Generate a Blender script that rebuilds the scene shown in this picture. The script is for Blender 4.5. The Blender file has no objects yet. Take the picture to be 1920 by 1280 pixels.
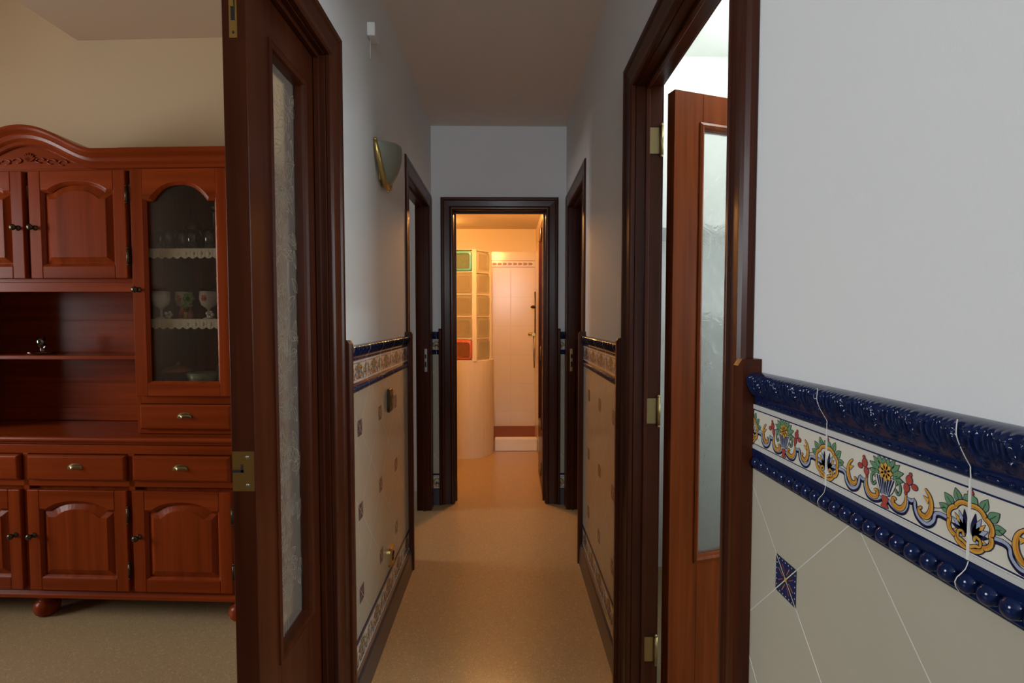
import bpy, bmesh, math, random
from mathutils import Vector, Matrix
random.seed(7)
PI = math.pi
COL = bpy.context.scene.collection
scene = bpy.context.scene

# ------------------------------------------------------------------ materials
def new_mat(name):
    m = bpy.data.materials.new(name); m.use_nodes = True
    nt = m.node_tree; bs = nt.nodes['Principled BSDF']
    return m, nt, bs
def setp(bs, **k):
    for a, v in k.items():
        a = a.replace('_', ' ')
        for s in bs.inputs:
            if s.name.lower() == a.lower():
                s.default_value = v; break
def plain(name, col, rough=.5, spec=.5, metal=0, coat=0, **k):
    m, nt, bs = new_mat(name)
    bs.inputs['Base Color'].default_value = (*col, 1)
    bs.inputs['Roughness'].default_value = rough
    bs.inputs['Metallic'].default_value = metal
    bs.inputs['Specular IOR Level'].default_value = spec
    bs.inputs['Coat Weight'].default_value = coat
    bs.inputs['Coat Roughness'].default_value = .08
    for a, v in k.items(): bs.inputs[a.replace('_', ' ')].default_value = v
    return m
def N(nt, t, **k):
    n = nt.nodes.new(t)
    for a, v in k.items(): setattr(n, a, v)
    return n
def math_n(nt, op, a, b=None, c=None):
    n = N(nt, 'ShaderNodeMath', operation=op)
    for i, v in enumerate((a, b, c)):
        if v is None: continue
        if isinstance(v, (int, float)): n.inputs[i].default_value = v
        else: nt.links.new(v, n.inputs[i])
    return n.outputs[0]
def wood(name, dark, light, grain='z', rough=.3, coat=.5, scale=1., bump=.02, spec=.18):
    m, nt, bs = new_mat(name); bs.inputs['Specular IOR Level'].default_value = spec
    tc = N(nt, 'ShaderNodeTexCoord'); mp = N(nt, 'ShaderNodeMapping')
    s = {'z': (38, 38, 1.6), 'x': (1.6, 38, 38), 'y': (38, 1.6, 38)}[grain]
    mp.inputs['Scale'].default_value = [v*scale for v in s]
    nt.links.new(tc.outputs['Object'], mp.inputs['Vector'])
    n1 = N(nt, 'ShaderNodeTexNoise'); n1.inputs['Scale'].default_value = 1.; n1.inputs['Detail'].default_value = 6
    n1.inputs['Distortion'].default_value = .6
    nt.links.new(mp.outputs[0], n1.inputs['Vector'])
    n2 = N(nt, 'ShaderNodeTexNoise'); n2.inputs['Scale'].default_value = .25; n2.inputs['Detail'].default_value = 3
    n2.inputs['Distortion'].default_value = 1.2
    nt.links.new(mp.outputs[0], n2.inputs['Vector'])
    f = math_n(nt, 'ADD', math_n(nt, 'MULTIPLY', n1.outputs['Fac'], .55), math_n(nt, 'MULTIPLY', n2.outputs['Fac'], .45))
    cr = N(nt, 'ShaderNodeValToRGB')
    cr.color_ramp.elements[0].position = .36; cr.color_ramp.elements[0].color = (*dark, 1)
    cr.color_ramp.elements[1].position = .64; cr.color_ramp.elements[1].color = (*light, 1)
    nt.links.new(f, cr.inputs[0]); nt.links.new(cr.outputs[0], bs.inputs['Base Color'])
    bs.inputs['Roughness'].default_value = rough
    bs.inputs['Coat Weight'].default_value = coat; bs.inputs['Coat Roughness'].default_value = .12
    b = N(nt, 'ShaderNodeBump'); b.inputs['Strength'].default_value = bump*4; b.inputs['Distance'].default_value = .0006
    nt.links.new(n1.outputs['Fac'], b.inputs['Height']); nt.links.new(b.outputs[0], bs.inputs['Normal'])
    return m
def plaster(name, col, rough=.75, bump=.25, scale=260):
    m, nt, bs = new_mat(name)
    tc = N(nt, 'ShaderNodeTexCoord'); n = N(nt, 'ShaderNodeTexNoise')
    n.inputs['Scale'].default_value = scale; n.inputs['Detail'].default_value = 3
    nt.links.new(tc.outputs['Object'], n.inputs['Vector'])
    n2 = N(nt, 'ShaderNodeTexNoise'); n2.inputs['Scale'].default_value = 3
    nt.links.new(tc.outputs['Object'], n2.inputs['Vector'])
    mx = N(nt, 'ShaderNodeMixRGB'); mx.inputs[1].default_value = (*[c*.96 for c in col], 1); mx.inputs[2].default_value = (*col, 1)
    nt.links.new(n2.outputs['Fac'], mx.inputs[0]); nt.links.new(mx.outputs[0], bs.inputs['Base Color'])
    b = N(nt, 'ShaderNodeBump'); b.inputs['Strength'].default_value = bump; b.inputs['Distance'].default_value = .0015
    nt.links.new(n.outputs['Fac'], b.inputs['Height']); nt.links.new(b.outputs[0], bs.inputs['Normal'])
    bs.inputs['Roughness'].default_value = rough; bs.inputs['Specular IOR Level'].default_value = .3
    return m
def diamond_tile(name, axis, y0, z0, base, grout, side=.2):
    """glazed tiles laid as diamonds, joints through (y0,z0)"""
    m, nt, bs = new_mat(name)
    tc = N(nt, 'ShaderNodeTexCoord'); sp = N(nt, 'ShaderNodeSeparateXYZ')
    nt.links.new(tc.outputs['Object'], sp.inputs[0])
    a = math_n(nt, 'SUBTRACT', sp.outputs[axis], y0); z = math_n(nt, 'SUBTRACT', sp.outputs['Z'], z0)
    r = 1/math.sqrt(2)/side
    p = math_n(nt, 'MULTIPLY', math_n(nt, 'ADD', a, z), r); q = math_n(nt, 'MULTIPLY', math_n(nt, 'SUBTRACT', a, z), r)
    def line(v):
        f = math_n(nt, 'SUBTRACT', v, math_n(nt, 'ROUND', v))
        return math_n(nt, 'ABSOLUTE', f)
    d = math_n(nt, 'MINIMUM', line(p), line(q))
    mask = N(nt, 'ShaderNodeMapRange'); mask.inputs['From Min'].default_value = .0035; mask.inputs['From Max'].default_value = .0065
    mask.inputs['To Min'].default_value = 1; mask.inputs['To Max'].default_value = 0
    nt.links.new(d, mask.inputs['Value'])
    n2 = N(nt, 'ShaderNodeTexNoise'); n2.inputs['Scale'].default_value = 6; n2.inputs['Detail'].default_value = 3
    nt.links.new(tc.outputs['Object'], n2.inputs['Vector'])
    v = N(nt, 'ShaderNodeMixRGB'); v.inputs[1].default_value = (*[c*.9 for c in base], 1); v.inputs[2].default_value = (*base, 1)
    nt.links.new(n2.outputs['Fac'], v.inputs[0])
    mx = N(nt, 'ShaderNodeMixRGB'); nt.links.new(mask.outputs[0], mx.inputs[0]); nt.links.new(v.outputs[0], mx.inputs[1])
    mx.inputs[2].default_value = (*grout, 1); nt.links.new(mx.outputs[0], bs.inputs['Base Color'])
    bs.inputs['Roughness'].default_value = .22; bs.inputs['Specular IOR Level'].default_value = .5
    b = N(nt, 'ShaderNodeBump'); b.inputs['Strength'].default_value = .5; b.inputs['Distance'].default_value = .002
    h = math_n(nt, 'ADD', math_n(nt, 'MULTIPLY', mask.outputs[0], -1), math_n(nt, 'MULTIPLY', n2.outputs['Fac'], .25))
    nt.links.new(h, b.inputs['Height']); nt.links.new(b.outputs[0], bs.inputs['Normal'])
    return m
def bath_tile(name, base, grout, w=.29, h=.30, x0=0., z0=0.):
    m, nt, bs = new_mat(name)
    tc = N(nt, 'ShaderNodeTexCoord'); sp = N(nt, 'ShaderNodeSeparateXYZ'); nt.links.new(tc.outputs['Object'], sp.inputs[0])
    def line(o, off, s):
        v = math_n(nt, 'MULTIPLY', math_n(nt, 'SUBTRACT', o, off), 1/s)
        return math_n(nt, 'MULTIPLY', math_n(nt, 'ABSOLUTE', math_n(nt, 'SUBTRACT', v, math_n(nt, 'ROUND', v))), s)
    xx = math_n(nt, 'ADD', sp.outputs['X'], sp.outputs['Y'])
    d = math_n(nt, 'MINIMUM', line(xx, x0, w), line(sp.outputs['Z'], z0, h))
    mask = N(nt, 'ShaderNodeMapRange'); mask.inputs['From Min'].default_value = .001; mask.inputs['From Max'].default_value = .003
    mask.inputs['To Min'].default_value = 1; mask.inputs['To Max'].default_value = 0
    nt.links.new(d, mask.inputs['Value'])
    mx = N(nt, 'ShaderNodeMixRGB'); nt.links.new(mask.outputs[0], mx.inputs[0]); mx.inputs[1].default_value = (*base, 1)
    mx.inputs[2].default_value = (*grout, 1); nt.links.new(mx.outputs[0], bs.inputs['Base Color'])
    bs.inputs['Roughness'].default_value = .2
    b = N(nt, 'ShaderNodeBump'); b.inputs['Strength'].default_value = .4; b.inputs['Distance'].default_value = .001
    nt.links.new(math_n(nt, 'MULTIPLY', mask.outputs[0], -1), b.inputs['Height']); nt.links.new(b.outputs[0], bs.inputs['Normal'])
    return m
def terrazzo(name, base, tints):
    m, nt, bs = new_mat(name)
    tc = N(nt, 'ShaderNodeTexCoord')
    prev = None
    n0 = N(nt, 'ShaderNodeTexNoise'); n0.inputs['Scale'].default_value = 40; n0.inputs['Detail'].default_value = 5
    nt.links.new(tc.outputs['Object'], n0.inputs['Vector'])
    mx = N(nt, 'ShaderNodeMixRGB'); mx.inputs[1].default_value = (*[c*.86 for c in base], 1); mx.inputs[2].default_value = (*base, 1)
    nt.links.new(n0.outputs['Fac'], mx.inputs[0]); prev = mx.outputs[0]
    for i, (sc, th, c) in enumerate(tints):
        v = N(nt, 'ShaderNodeTexVoronoi'); v.inputs['Scale'].default_value = sc
        nt.links.new(tc.outputs['Object'], v.inputs['Vector'])
        f = math_n(nt, 'LESS_THAN', v.outputs['Distance'], th)
        mk = N(nt, 'ShaderNodeMixRGB'); nt.links.new(math_n(nt, 'MULTIPLY', f, .7), mk.inputs[0]); nt.links.new(prev, mk.inputs[1])
        mk.inputs[2].default_value = (*c, 1); prev = mk.outputs[0]
    nt.links.new(prev, bs.inputs['Base Color']); bs.inputs['Roughness'].default_value = .28
    bs.inputs['Specular IOR Level'].default_value = .35
    return m
def glass_tex(name, col, rough, bscale, bstr, alpha_mix=.0, dist=.002):
    m, nt, bs = new_mat(name)
    bs.inputs['Base Color'].default_value = (*col, 1); bs.inputs['Roughness'].default_value = rough
    bs.inputs['Transmission Weight'].default_value = 1; bs.inputs['IOR'].default_value = 1.2
    tc = N(nt, 'ShaderNodeTexCoord'); n = N(nt, 'ShaderNodeTexNoise'); n.inputs['Scale'].default_value = bscale
    n.inputs['Detail'].default_value = 3; n.inputs['Distortion'].default_value = 1.5
    nt.links.new(tc.outputs['Object'], n.inputs['Vector'])
    b = N(nt, 'ShaderNodeBump'); b.inputs['Strength'].default_value = bstr; b.inputs['Distance'].default_value = dist
    nt.links.new(n.outputs['Fac'], b.inputs['Height']); nt.links.new(b.outputs[0], bs.inputs['Normal'])
    if alpha_mix:
        out = nt.nodes['Material Output']; tr = N(nt, 'ShaderNodeBsdfTranslucent'); tr.inputs[0].default_value = (*col, 1)
        ms = N(nt, 'ShaderNodeMixShader'); ms.inputs[0].default_value = alpha_mix
        nt.links.new(bs.outputs[0], ms.inputs[1]); nt.links.new(tr.outputs[0], ms.inputs[2]); nt.links.new(ms.outputs[0], out.inputs[0])
    return m
def clear_glass(name, tint=(1, 1, 1), gl=.12, rg=.03, gc=(1, 1, 1)):
    m, nt, bs = new_mat(name); nt.nodes.remove(bs)
    out = nt.nodes['Material Output']; tr = N(nt, 'ShaderNodeBsdfTransparent'); tr.inputs[0].default_value = (*tint, 1)
    g = N(nt, 'ShaderNodeBsdfGlossy'); g.inputs['Roughness'].default_value = rg; g.inputs[0].default_value = (*gc, 1)
    fr = N(nt, 'ShaderNodeFresnel'); fr.inputs[0].default_value = 1.5
    ms = N(nt, 'ShaderNodeMixShader'); nt.links.new(math_n(nt, 'MULTIPLY', fr.outputs[0], gl*8), ms.inputs[0])
    nt.links.new(tr.outputs[0], ms.inputs[1]); nt.links.new(g.outputs[0], ms.inputs[2]); nt.links.new(ms.outputs[0], out.inputs[0])
    return m
def emit(name, col, s):
    m, nt, bs = new_mat(name)
    bs.inputs['Emission Color'].default_value = (*col, 1); bs.inputs['Emission Strength'].default_value = s
    bs.inputs['Base Color'].default_value = (*col, 1)
    return m

M = {}
M['wall'] = plaster('white_paint', (.76, .76, .765), bump=.14)
M['kitchen'] = plaster('kitchen_paint', (.86, .87, .85), bump=.1)
M['wall_cream'] = plaster('cream_paint', (.54, .385, .225), bump=.12)
M['ceiling_living'] = plaster('living_ceiling_paint', (.58, .41, .28), bump=.1)
M['ceiling'] = plaster('ceiling_paint', (.80, .72, .65), bump=.1)
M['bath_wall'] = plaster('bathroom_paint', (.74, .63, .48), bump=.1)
M['floor'] = terrazzo('terrazzo', (.44, .305, .16), [(110, .26, (.30, .19, .10)), (75, .22, (.54, .43, .27)), (230, .25, (.22, .15, .09))])
M['wood'] = wood('sapele_wood', (.036, .0075, .0027), (.070, .0155, .005), rough=.30, coat=.03)
M['wood_h'] = wood('sapele_wood_crosswise', (.036, .0075, .0027), (.070, .0155, .005), 'y', rough=.30, coat=.03)
M['wood_hx'] = wood('sapele_wood_crosswise_x', (.036, .0075, .0027), (.070, .0155, .005), 'x', rough=.30, coat=.03)
M['leafwood'] = wood('sapele_veneer', (.11, .022, .004), (.21, .046, .010), rough=.30, coat=.0, spec=.10)
M['pine'] = wood('honey_stained_pine', (.16, .022, .003), (.27, .041, .007), rough=.24, coat=.0, spec=.11, scale=.8)
M['pine_h'] = wood('honey_stained_pine_crosswise', (.16, .022, .003), (.27, .041, .007), 'x', rough=.24, coat=.0, spec=.11, scale=.8)
M['brass'] = plain('brass', (.55, .40, .14), .28, metal=1)
M['brass_old'] = plain('antique_brass', (.30, .23, .11), .38, metal=1)
M['brass_dark'] = plain('dark_antique_brass', (.08, .065, .04), .35, metal=1)
M['steel'] = plain('dull_steel', (.35, .35, .33), .4, metal=1)
M['black'] = plain('blackened_hole', (.01, .01, .01), .8)
M['navy'] = plain('cobalt_glaze', (.004, .012, .055), .10, .35)
M['navy_flat'] = plain('cobalt_paint', (.012, .022, .09), .15, .5)
M['ink'] = plain('dark_blue_outline', (.012, .014, .05), .2)
M['glaze'] = plain('ivory_glaze', (.66, .62, .53), .15, .5)
M['glaze_edge'] = plain('pale_grey_glaze', (.55, .54, .52), .15, .5)
M['yellow'] = plain('ochre_glaze', (.62, .34, .06), .15)
M['green'] = plain('sage_green_glaze', (.13, .26, .14), .15)
M['red'] = plain('brick_red_glaze', (.38, .06, .045), .15)
M['blue'] = plain('pale_blue_glaze', (.34, .38, .52), .15)
M['orange'] = plain('orange_glaze', (.60, .20, .03), .15)
M['inset'] = plain('dark_inset_glaze', (.02, .03, .05), .2)
M['grout'] = plain('white_grout', (.66, .64, .60), .8)
M['slate'] = plain('dark_slate_skirting', (.045, .038, .048), .3)
M['white_plastic'] = plain('white_plastic', (.75, .75, .73), .4)
M['enamel'] = plain('white_enamel', (.8, .81, .8), .25)
M['shade'] = plain('frosted_glass_shade', (.20, .20, .155), .4)
M['pane'] = clear_glass('cabinet_glass', (.92, .90, .86), .07, .35, (.75, .6, .46))
M['win_pane'] = clear_glass('window_glass', (.95, .97, .97))
M['glassware'] = clear_glass('clear_glassware', (.82, .84, .84), .35)
M['leafglass'] = glass_tex('pressed_leaf_glass', (.92, .90, .82), .14, 30, .25, .06)
M['etch'] = plain('etched_leaf_line', (.34, .31, .23), .35, Transmission_Weight=.3)
M['kglass'] = glass_tex('rippled_glass', (.93, .96, .94), .12, 16, .9, .18, dist=.008)
M['china'] = plain('white_china', (.62, .57, .5), .25)
M['china_green'] = plain('pale_green_china', (.30, .34, .24), .25)
M['brown_glaze'] = plain('brown_earthenware', (.10, .03, .012), .25)
M['lace'] = plain('cream_lace', (.62, .54, .42), .9)
M['fig_green'] = plain('bright_green_ceramic', (.16, .36, .05), .35)
M['fig_pink'] = plain('pink_ceramic', (.62, .25, .22), .35)
M['terracotta'] = plain('terracotta_tile', (.30, .10, .05), .35)
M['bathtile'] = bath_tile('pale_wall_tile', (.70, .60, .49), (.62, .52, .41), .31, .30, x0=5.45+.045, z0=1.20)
M['bathdeco'] = None
M['shower_white'] = plain('white_shower_tray', (.75, .72, .66), .2)
M['tube'] = emit('fluorescent_tube', (.93, 1, .93), 85)
M['bulb'] = emit('warm_bulb', (1, .50, .16), 14)
M['pleat'] = plain('white_cupboard_front', (.78, .80, .78), .3)
M['grey'] = plain('grey_counter', (.25, .24, .23), .35)

# ------------------------------------------------------------------ mesh builder
class B:
    def __init__(s): s.v = []; s.f = []; s.m = []; s.mats = []; s.sm = []
    def mi(s, mat):
        if mat not in s.mats: s.mats.append(mat)
        return s.mats.index(mat)
    def face(s, idx, mat, smooth=False): s.f.append(idx); s.m.append(s.mi(mat)); s.sm.append(smooth)
    def add(s, pts): n = len(s.v); s.v.extend([tuple(p) for p in pts]); return n
    def box(s, x0, x1, y0, y1, z0, z1, mat):
        if x0 > x1: x0, x1 = x1, x0
        if y0 > y1: y0, y1 = y1, y0
        n = s.add([(x, y, z) for z in (z0, z1) for y in (y0, y1) for x in (x0, x1)])
        for q in ((0, 2, 3, 1), (4, 5, 7, 6), (0, 1, 5, 4), (2, 6, 7, 3), (0, 4, 6, 2), (1, 3, 7, 5)):
            s.face([n+i for i in q], mat)
        return s
    def grid(s, rows, mat, closed=False, smooth=True, caps=False):
        """rows: list of equally long point rings"""
        k = len(rows[0]); n = s.add([p for r in rows for p in r])
        for i in range(len(rows)-1):
            for j in range(k if closed else k-1):
                a = n+i*k+j; b = n+i*k+(j+1) % k
                s.face([a, b, b+k, a+k], mat, smooth)
        if caps:
            s.face([n+j for j in range(k)][::-1], mat); s.face([n+(len(rows)-1)*k+j for j in range(k)], mat)
        return s
    def lathe(s, prof, mat, c=(0, 0, 0), seg=20, a0=0, a1=2*PI, axis='z', smooth=True):
        full = abs(a1-a0-2*PI) < 1e-6
        cnt = seg if full else seg+1
        rows = []
        for r, h in prof:
            ring = []
            for i in range(cnt):
                a = a0+(a1-a0)*i/seg
                x, y = r*math.cos(a), r*math.sin(a)
                p = {'z': (x, y, h), 'y': (x, -h, y), 'x': (h, x, y)}[axis]
                ring.append((c[0]+p[0], c[1]+p[1], c[2]+p[2]))
            rows.append(ring)
        return s.grid(rows, mat, closed=full, smooth=smooth)
    def prism(s, outline, ax, t0, t1, mat):
        """outline in 2 axes extruded along ax ('y': outline=(x,z))"""
        def P(p, t): return {'y': (p[0], t, p[1]), 'x': (t, p[0], p[1]), 'z': (p[0], p[1], t)}[ax]
        k = len(outline); n = s.add([P(p, t0) for p in outline]+[P(p, t1) for p in outline])
        s.face([n+i for i in range(k)], mat); s.face([n+k+i for i in range(k)][::-1], mat)
        for i in range(k):
            j = (i+1) % k; s.face([n+i, n+k+i, n+k+j, n+j], mat)
        return s
    def tube(s, path, r, mat, seg=8, smooth=True, caps=True):
        rows = []
        path = [Vector(p) for p in path]
        up = Vector((0, 0, 1))
        for i, p in enumerate(path):
            d = (path[min(i+1, len(path)-1)]-path[max(i-1, 0)]).normalized()
            a = d.cross(up)
            if a.length < 1e-3: a = d.cross(Vector((1, 0, 0)))
            a.normalize(); b = d.cross(a).normalized()
            rr = r[i] if isinstance(r, (list, tuple)) else r
            rows.append([p+(a*math.cos(2*PI*j/seg)+b*math.sin(2*PI*j/seg))*rr for j in range(seg)])
        return s.grid(rows, mat, closed=True, smooth=smooth, caps=caps)
    def ball(s, c, r, mat, seg=12, rings=8):
        if not isinstance(r, (tuple, list)): r = (r, r, r)
        rows = []
        for i in range(rings+1):
            t = PI*i/rings; q = max(math.sin(t), 1e-3)
            rows.append([(c[0]+r[0]*q*math.cos(2*PI*j/seg), c[1]+r[1]*q*math.sin(2*PI*j/seg), c[2]+r[2]*math.cos(t)) for j in range(seg)])
        return s.grid(rows, mat, closed=True)
    def xf(s, fn):
        s.v = [tuple(fn(*p)) for p in s.v]; return s
    def build(s, name, parent=None, bevel=0, loc=None, rotz=0, smooth_angle=None, fix=True):
        me = bpy.data.meshes.new(name); me.from_pydata(s.v, [], s.f)
        for m in s.mats: me.materials.append(M[m] if isinstance(m, str) else m)
        me.polygons.foreach_set('material_index', s.m); me.polygons.foreach_set('use_smooth', s.sm)
        me.update()
        if fix:
            bm = bmesh.new(); bm.from_mesh(me); bmesh.ops.recalc_face_normals(bm, faces=bm.faces); bm.to_mesh(me); bm.free()
        o = bpy.data.objects.new(name, me); COL.objects.link(o)
        if parent is not None: o.parent = parent
        if loc: o.location = loc
        o.rotation_euler = (0, 0, rotz)
        if bevel:
            b = o.modifiers.new('bevel', 'BEVEL'); b.width = bevel; b.segments = 2; b.limit_method = 'ANGLE'; b.angle_limit = math.radians(50)
            b.harden_normals = False
        return o
def tag(o, label=None, cat=None, group=None, kind=None):
    if label: o['label'] = label
    if cat: o['category'] = cat
    if group: o['group'] = group
    if kind: o['kind'] = kind
    return o
def thing(name, label, cat, loc=(0, 0, 0), rotz=0, group=None, kind=None):
    o = bpy.data.objects.new(name, None); COL.objects.link(o); o.location = loc; o.rotation_euler = (0, 0, rotz)
    o.empty_display_size = .05
    return tag(o, label, cat, group, kind)
def copy_tree(o, parent=None):
    c = o.copy(); COL.objects.link(c)
    if parent is not None: c.parent = parent
    for ch in list(o.children): copy_tree(ch, c)
    return c
S = 'structure'

# ------------------------------------------------------------------ dimensions
XL, XR, YE = -.50, .41, 3.56           # corridor walls
YB = -2.2                              # wall behind the camera
TW = .083                               # wall thickness
ZC = 2.56
ZH = 2.0                               # door opening height
CW = .085                              # casing width
L1 = (.29, 1.485); L2 = (2.715, 3.425)     # openings in left wall
R1 = (.945, 1.665); R2 = (2.775, 3.435)    # openings in right wall
E1 = (-.35, .270)                          # opening in end wall
J = .03

def wall_with_openings(axis, p0, p1, u0, u1, ops, zt, mat, z0=0):
    b = B()
    def bx(a, c, z_0, z_1):
        if axis == 'x': b.box(p0, p1, a, c, z_0, z_1, mat)
        else: b.box(a, c, p0, p1, z_0, z_1, mat)
    cur = u0
    for (a, c, lo, hi) in ops:
        bx(cur, a, z0, zt); bx(a, c, hi, zt)
        if lo > z0: bx(a, c, z0, lo)
        cur = c
    bx(cur, u1, z0, zt)
    return b
def op(o): return (o[0]-J, o[1]+J, 0, ZH+J)

# floors -------------------------------------------------------------
o = B().box(-4.6, 3.2, YB-.1, 5.7, -.1, 0, 'floor').build('floor'); tag(o, 'cream speckled terrazzo floor running through every room', 'floor', kind=S)
# corridor + hall walls
o = wall_with_openings('x', XL-TW, XL, YB, YE, [op(L1), op(L2)], ZC, 'wall').build('wall_left'); tag(o, 'white painted left corridor wall', 'wall', kind=S)
o = wall_with_openings('x', XR, XR+TW, YB, YE, [op(R1), op(R2)], ZC, 'wall').build('wall_right'); tag(o, 'white painted right corridor wall', 'wall', kind=S)
o = wall_with_openings('y', YE, YE+.12, -4.6, 3.2, [op(E1)], ZC+.06, 'wall').build('wall_back'); tag(o, 'white end wall around the bathroom doorway', 'wall', kind=S)
o = wall_with_openings('y', YB-.1, YB, -.583, .493, [(-.28, .30, 1.35, 2.45)], ZC, 'wall').build('wall_front'); tag(o, 'white hall wall behind the viewer', 'wall', kind=S)
o = B().box(XL-TW, XR+TW, YB-.1, YE, ZC, ZC+.1, 'ceiling').build('ceiling'); tag(o, 'plain white corridor ceiling', 'ceiling', kind=S)
# living room
RZ = math.radians(-3)
def lw(u, w, z=0):   # living-room wall frame: u to the left of the cabinet's right edge, w into the wall
    c, s_ = math.cos(RZ), math.sin(RZ)
    return (-1.085-u*c-w*s_, 2.13-u*s_+w*c, z)
DW = .385
def wally(x):
    a, c = lw(0, DW), lw(1, DW); return a[1]+(x-a[0])/(c[0]-a[0])*(c[1]-a[1])
def living_back():
    b = B(); q = [lw(-.47, DW)[:2], lw(3.5, DW)[:2], lw(3.5, DW+.08)[:2], lw(-.47, DW+.08)[:2]]
    q[0] = (-.584, wally(-.584)); q[3] = (-.584, wally(-.584)+.08)
    b.prism(q, 'z', 0, 3.2, 'wall_cream'); return b
o = living_back().build('wall_living_back'); tag(o, 'cream living room wall behind the carved sideboard', 'wall', kind=S)
o = wall_with_openings('x', -4.6, -4.5, YB-.1, 2.9, [(.25, 1.55, .85, 2.35)], 3.2, 'wall_cream').build('wall_living_left'); tag(o, 'cream living room wall with the window', 'wall', kind=S)
o = B().box(-4.5, -.584, YB-.1, YB, 0, 3.2, 'wall_cream').build('wall_living_front'); tag(o, 'cream living room wall beside the hall', 'wall', kind=S)
o = B().prism([(-2.03, YB), (-.585, YB), (-.585, wally(-.585)-.001), (-2.03, wally(-2.03)-.001)], 'z', 2.59, 3.2, 'ceiling_living').build('ceiling_soffit'); tag(o, 'lowered cream ceiling strip beside the living room doorway', 'ceiling', kind=S)
o = B().box(-4.6, -2.032, YB-.1, 2.9, 3.2, 3.3, 'ceiling_living').build('ceiling_living'); tag(o, 'higher cream living room ceiling', 'ceiling', kind=S)
# left bedroom and right bedroom
o = B().box(-3.2, -.584, 2.75, YE, ZC+.07, ZC+.12, 'ceiling').build('ceiling_bedroom'); tag(o, 'ceiling of the room left of the corridor', 'ceiling', kind=S)
o = wall_with_openings('x', -3.3, -3.2, 2.75, YE, [(2.85, 3.45, 1.0, 2.1)], ZC+.2, 'wall').build('wall_bedroom_left'); tag(o, 'side wall of the room left of the corridor', 'wall', kind=S)
o = B().box(.494, 3.2, 2.62, 2.72, 0, ZC, 'kitchen').build('wall_kitchen_back'); tag(o, 'white kitchen wall behind the refrigerator', 'wall', kind=S)
o = wall_with_openings('x', 3.1, 3.2, 2.72, YE, [(2.85, 3.45, 1.0, 2.1)], ZC, 'wall').build('wall_bedroom_right'); tag(o, 'side wall of the room right of the corridor', 'wall', kind=S)
o = B().box(.494, 3.2, -.6, YE-.001, ZC, ZC+.1, 'kitchen').build('ceiling_kitchen'); tag(o, 'white kitchen ceiling', 'ceiling', kind=S)
o = wall_with_openings('x', 3.1, 3.2, -.6, 2.62, [(.35, 2.25, .95, 2.25)], ZC, 'kitchen').build('wall_kitchen_right'); tag(o, 'white kitchen wall with the window', 'wall', kind=S)
o = B().box(.494, 3.2, -.7, -.6, 0, ZC+.1, 'wall').build('wall_kitchen_front'); tag(o, 'white kitchen wall nearest the viewer', 'wall', kind=S)
# bathroom
BX0, BX1, BY1, BZ = -1.3, .315, 5.45, 2.2
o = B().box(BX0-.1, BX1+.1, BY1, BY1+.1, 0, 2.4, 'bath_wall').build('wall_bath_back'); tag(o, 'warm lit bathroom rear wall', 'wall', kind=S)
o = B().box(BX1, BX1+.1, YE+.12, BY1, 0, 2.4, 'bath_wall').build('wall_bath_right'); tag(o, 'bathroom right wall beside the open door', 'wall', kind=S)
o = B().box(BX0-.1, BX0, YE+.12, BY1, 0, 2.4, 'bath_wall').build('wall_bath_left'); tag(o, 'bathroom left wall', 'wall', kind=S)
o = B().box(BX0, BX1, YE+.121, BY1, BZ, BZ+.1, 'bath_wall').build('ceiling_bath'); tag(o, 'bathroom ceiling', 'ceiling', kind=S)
t = thing('trim_1', 'pale glazed shower tiling with floral border and terracotta base row', 'wall tiles', kind=S)
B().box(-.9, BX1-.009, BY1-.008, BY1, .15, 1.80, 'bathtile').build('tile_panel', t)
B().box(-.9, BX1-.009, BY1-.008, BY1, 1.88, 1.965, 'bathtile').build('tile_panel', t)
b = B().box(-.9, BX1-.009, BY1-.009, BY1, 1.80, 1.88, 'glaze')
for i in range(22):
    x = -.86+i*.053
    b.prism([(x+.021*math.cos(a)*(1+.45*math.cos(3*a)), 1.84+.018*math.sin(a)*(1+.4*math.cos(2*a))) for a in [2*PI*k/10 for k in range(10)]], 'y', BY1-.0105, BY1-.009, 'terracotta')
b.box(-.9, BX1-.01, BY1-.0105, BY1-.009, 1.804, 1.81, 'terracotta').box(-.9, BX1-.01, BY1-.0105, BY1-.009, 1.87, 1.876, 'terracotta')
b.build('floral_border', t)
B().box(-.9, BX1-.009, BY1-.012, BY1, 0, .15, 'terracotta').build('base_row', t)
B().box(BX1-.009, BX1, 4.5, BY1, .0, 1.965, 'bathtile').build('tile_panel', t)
tr = thing('trim_2', 'low white step across the shower entrance', 'shower step', kind=S)
B().box(-.105, BX1-.01, 4.98, 5.08, 0, .118, 'shower_white').build('kerb', tr, bevel=.006)
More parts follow.
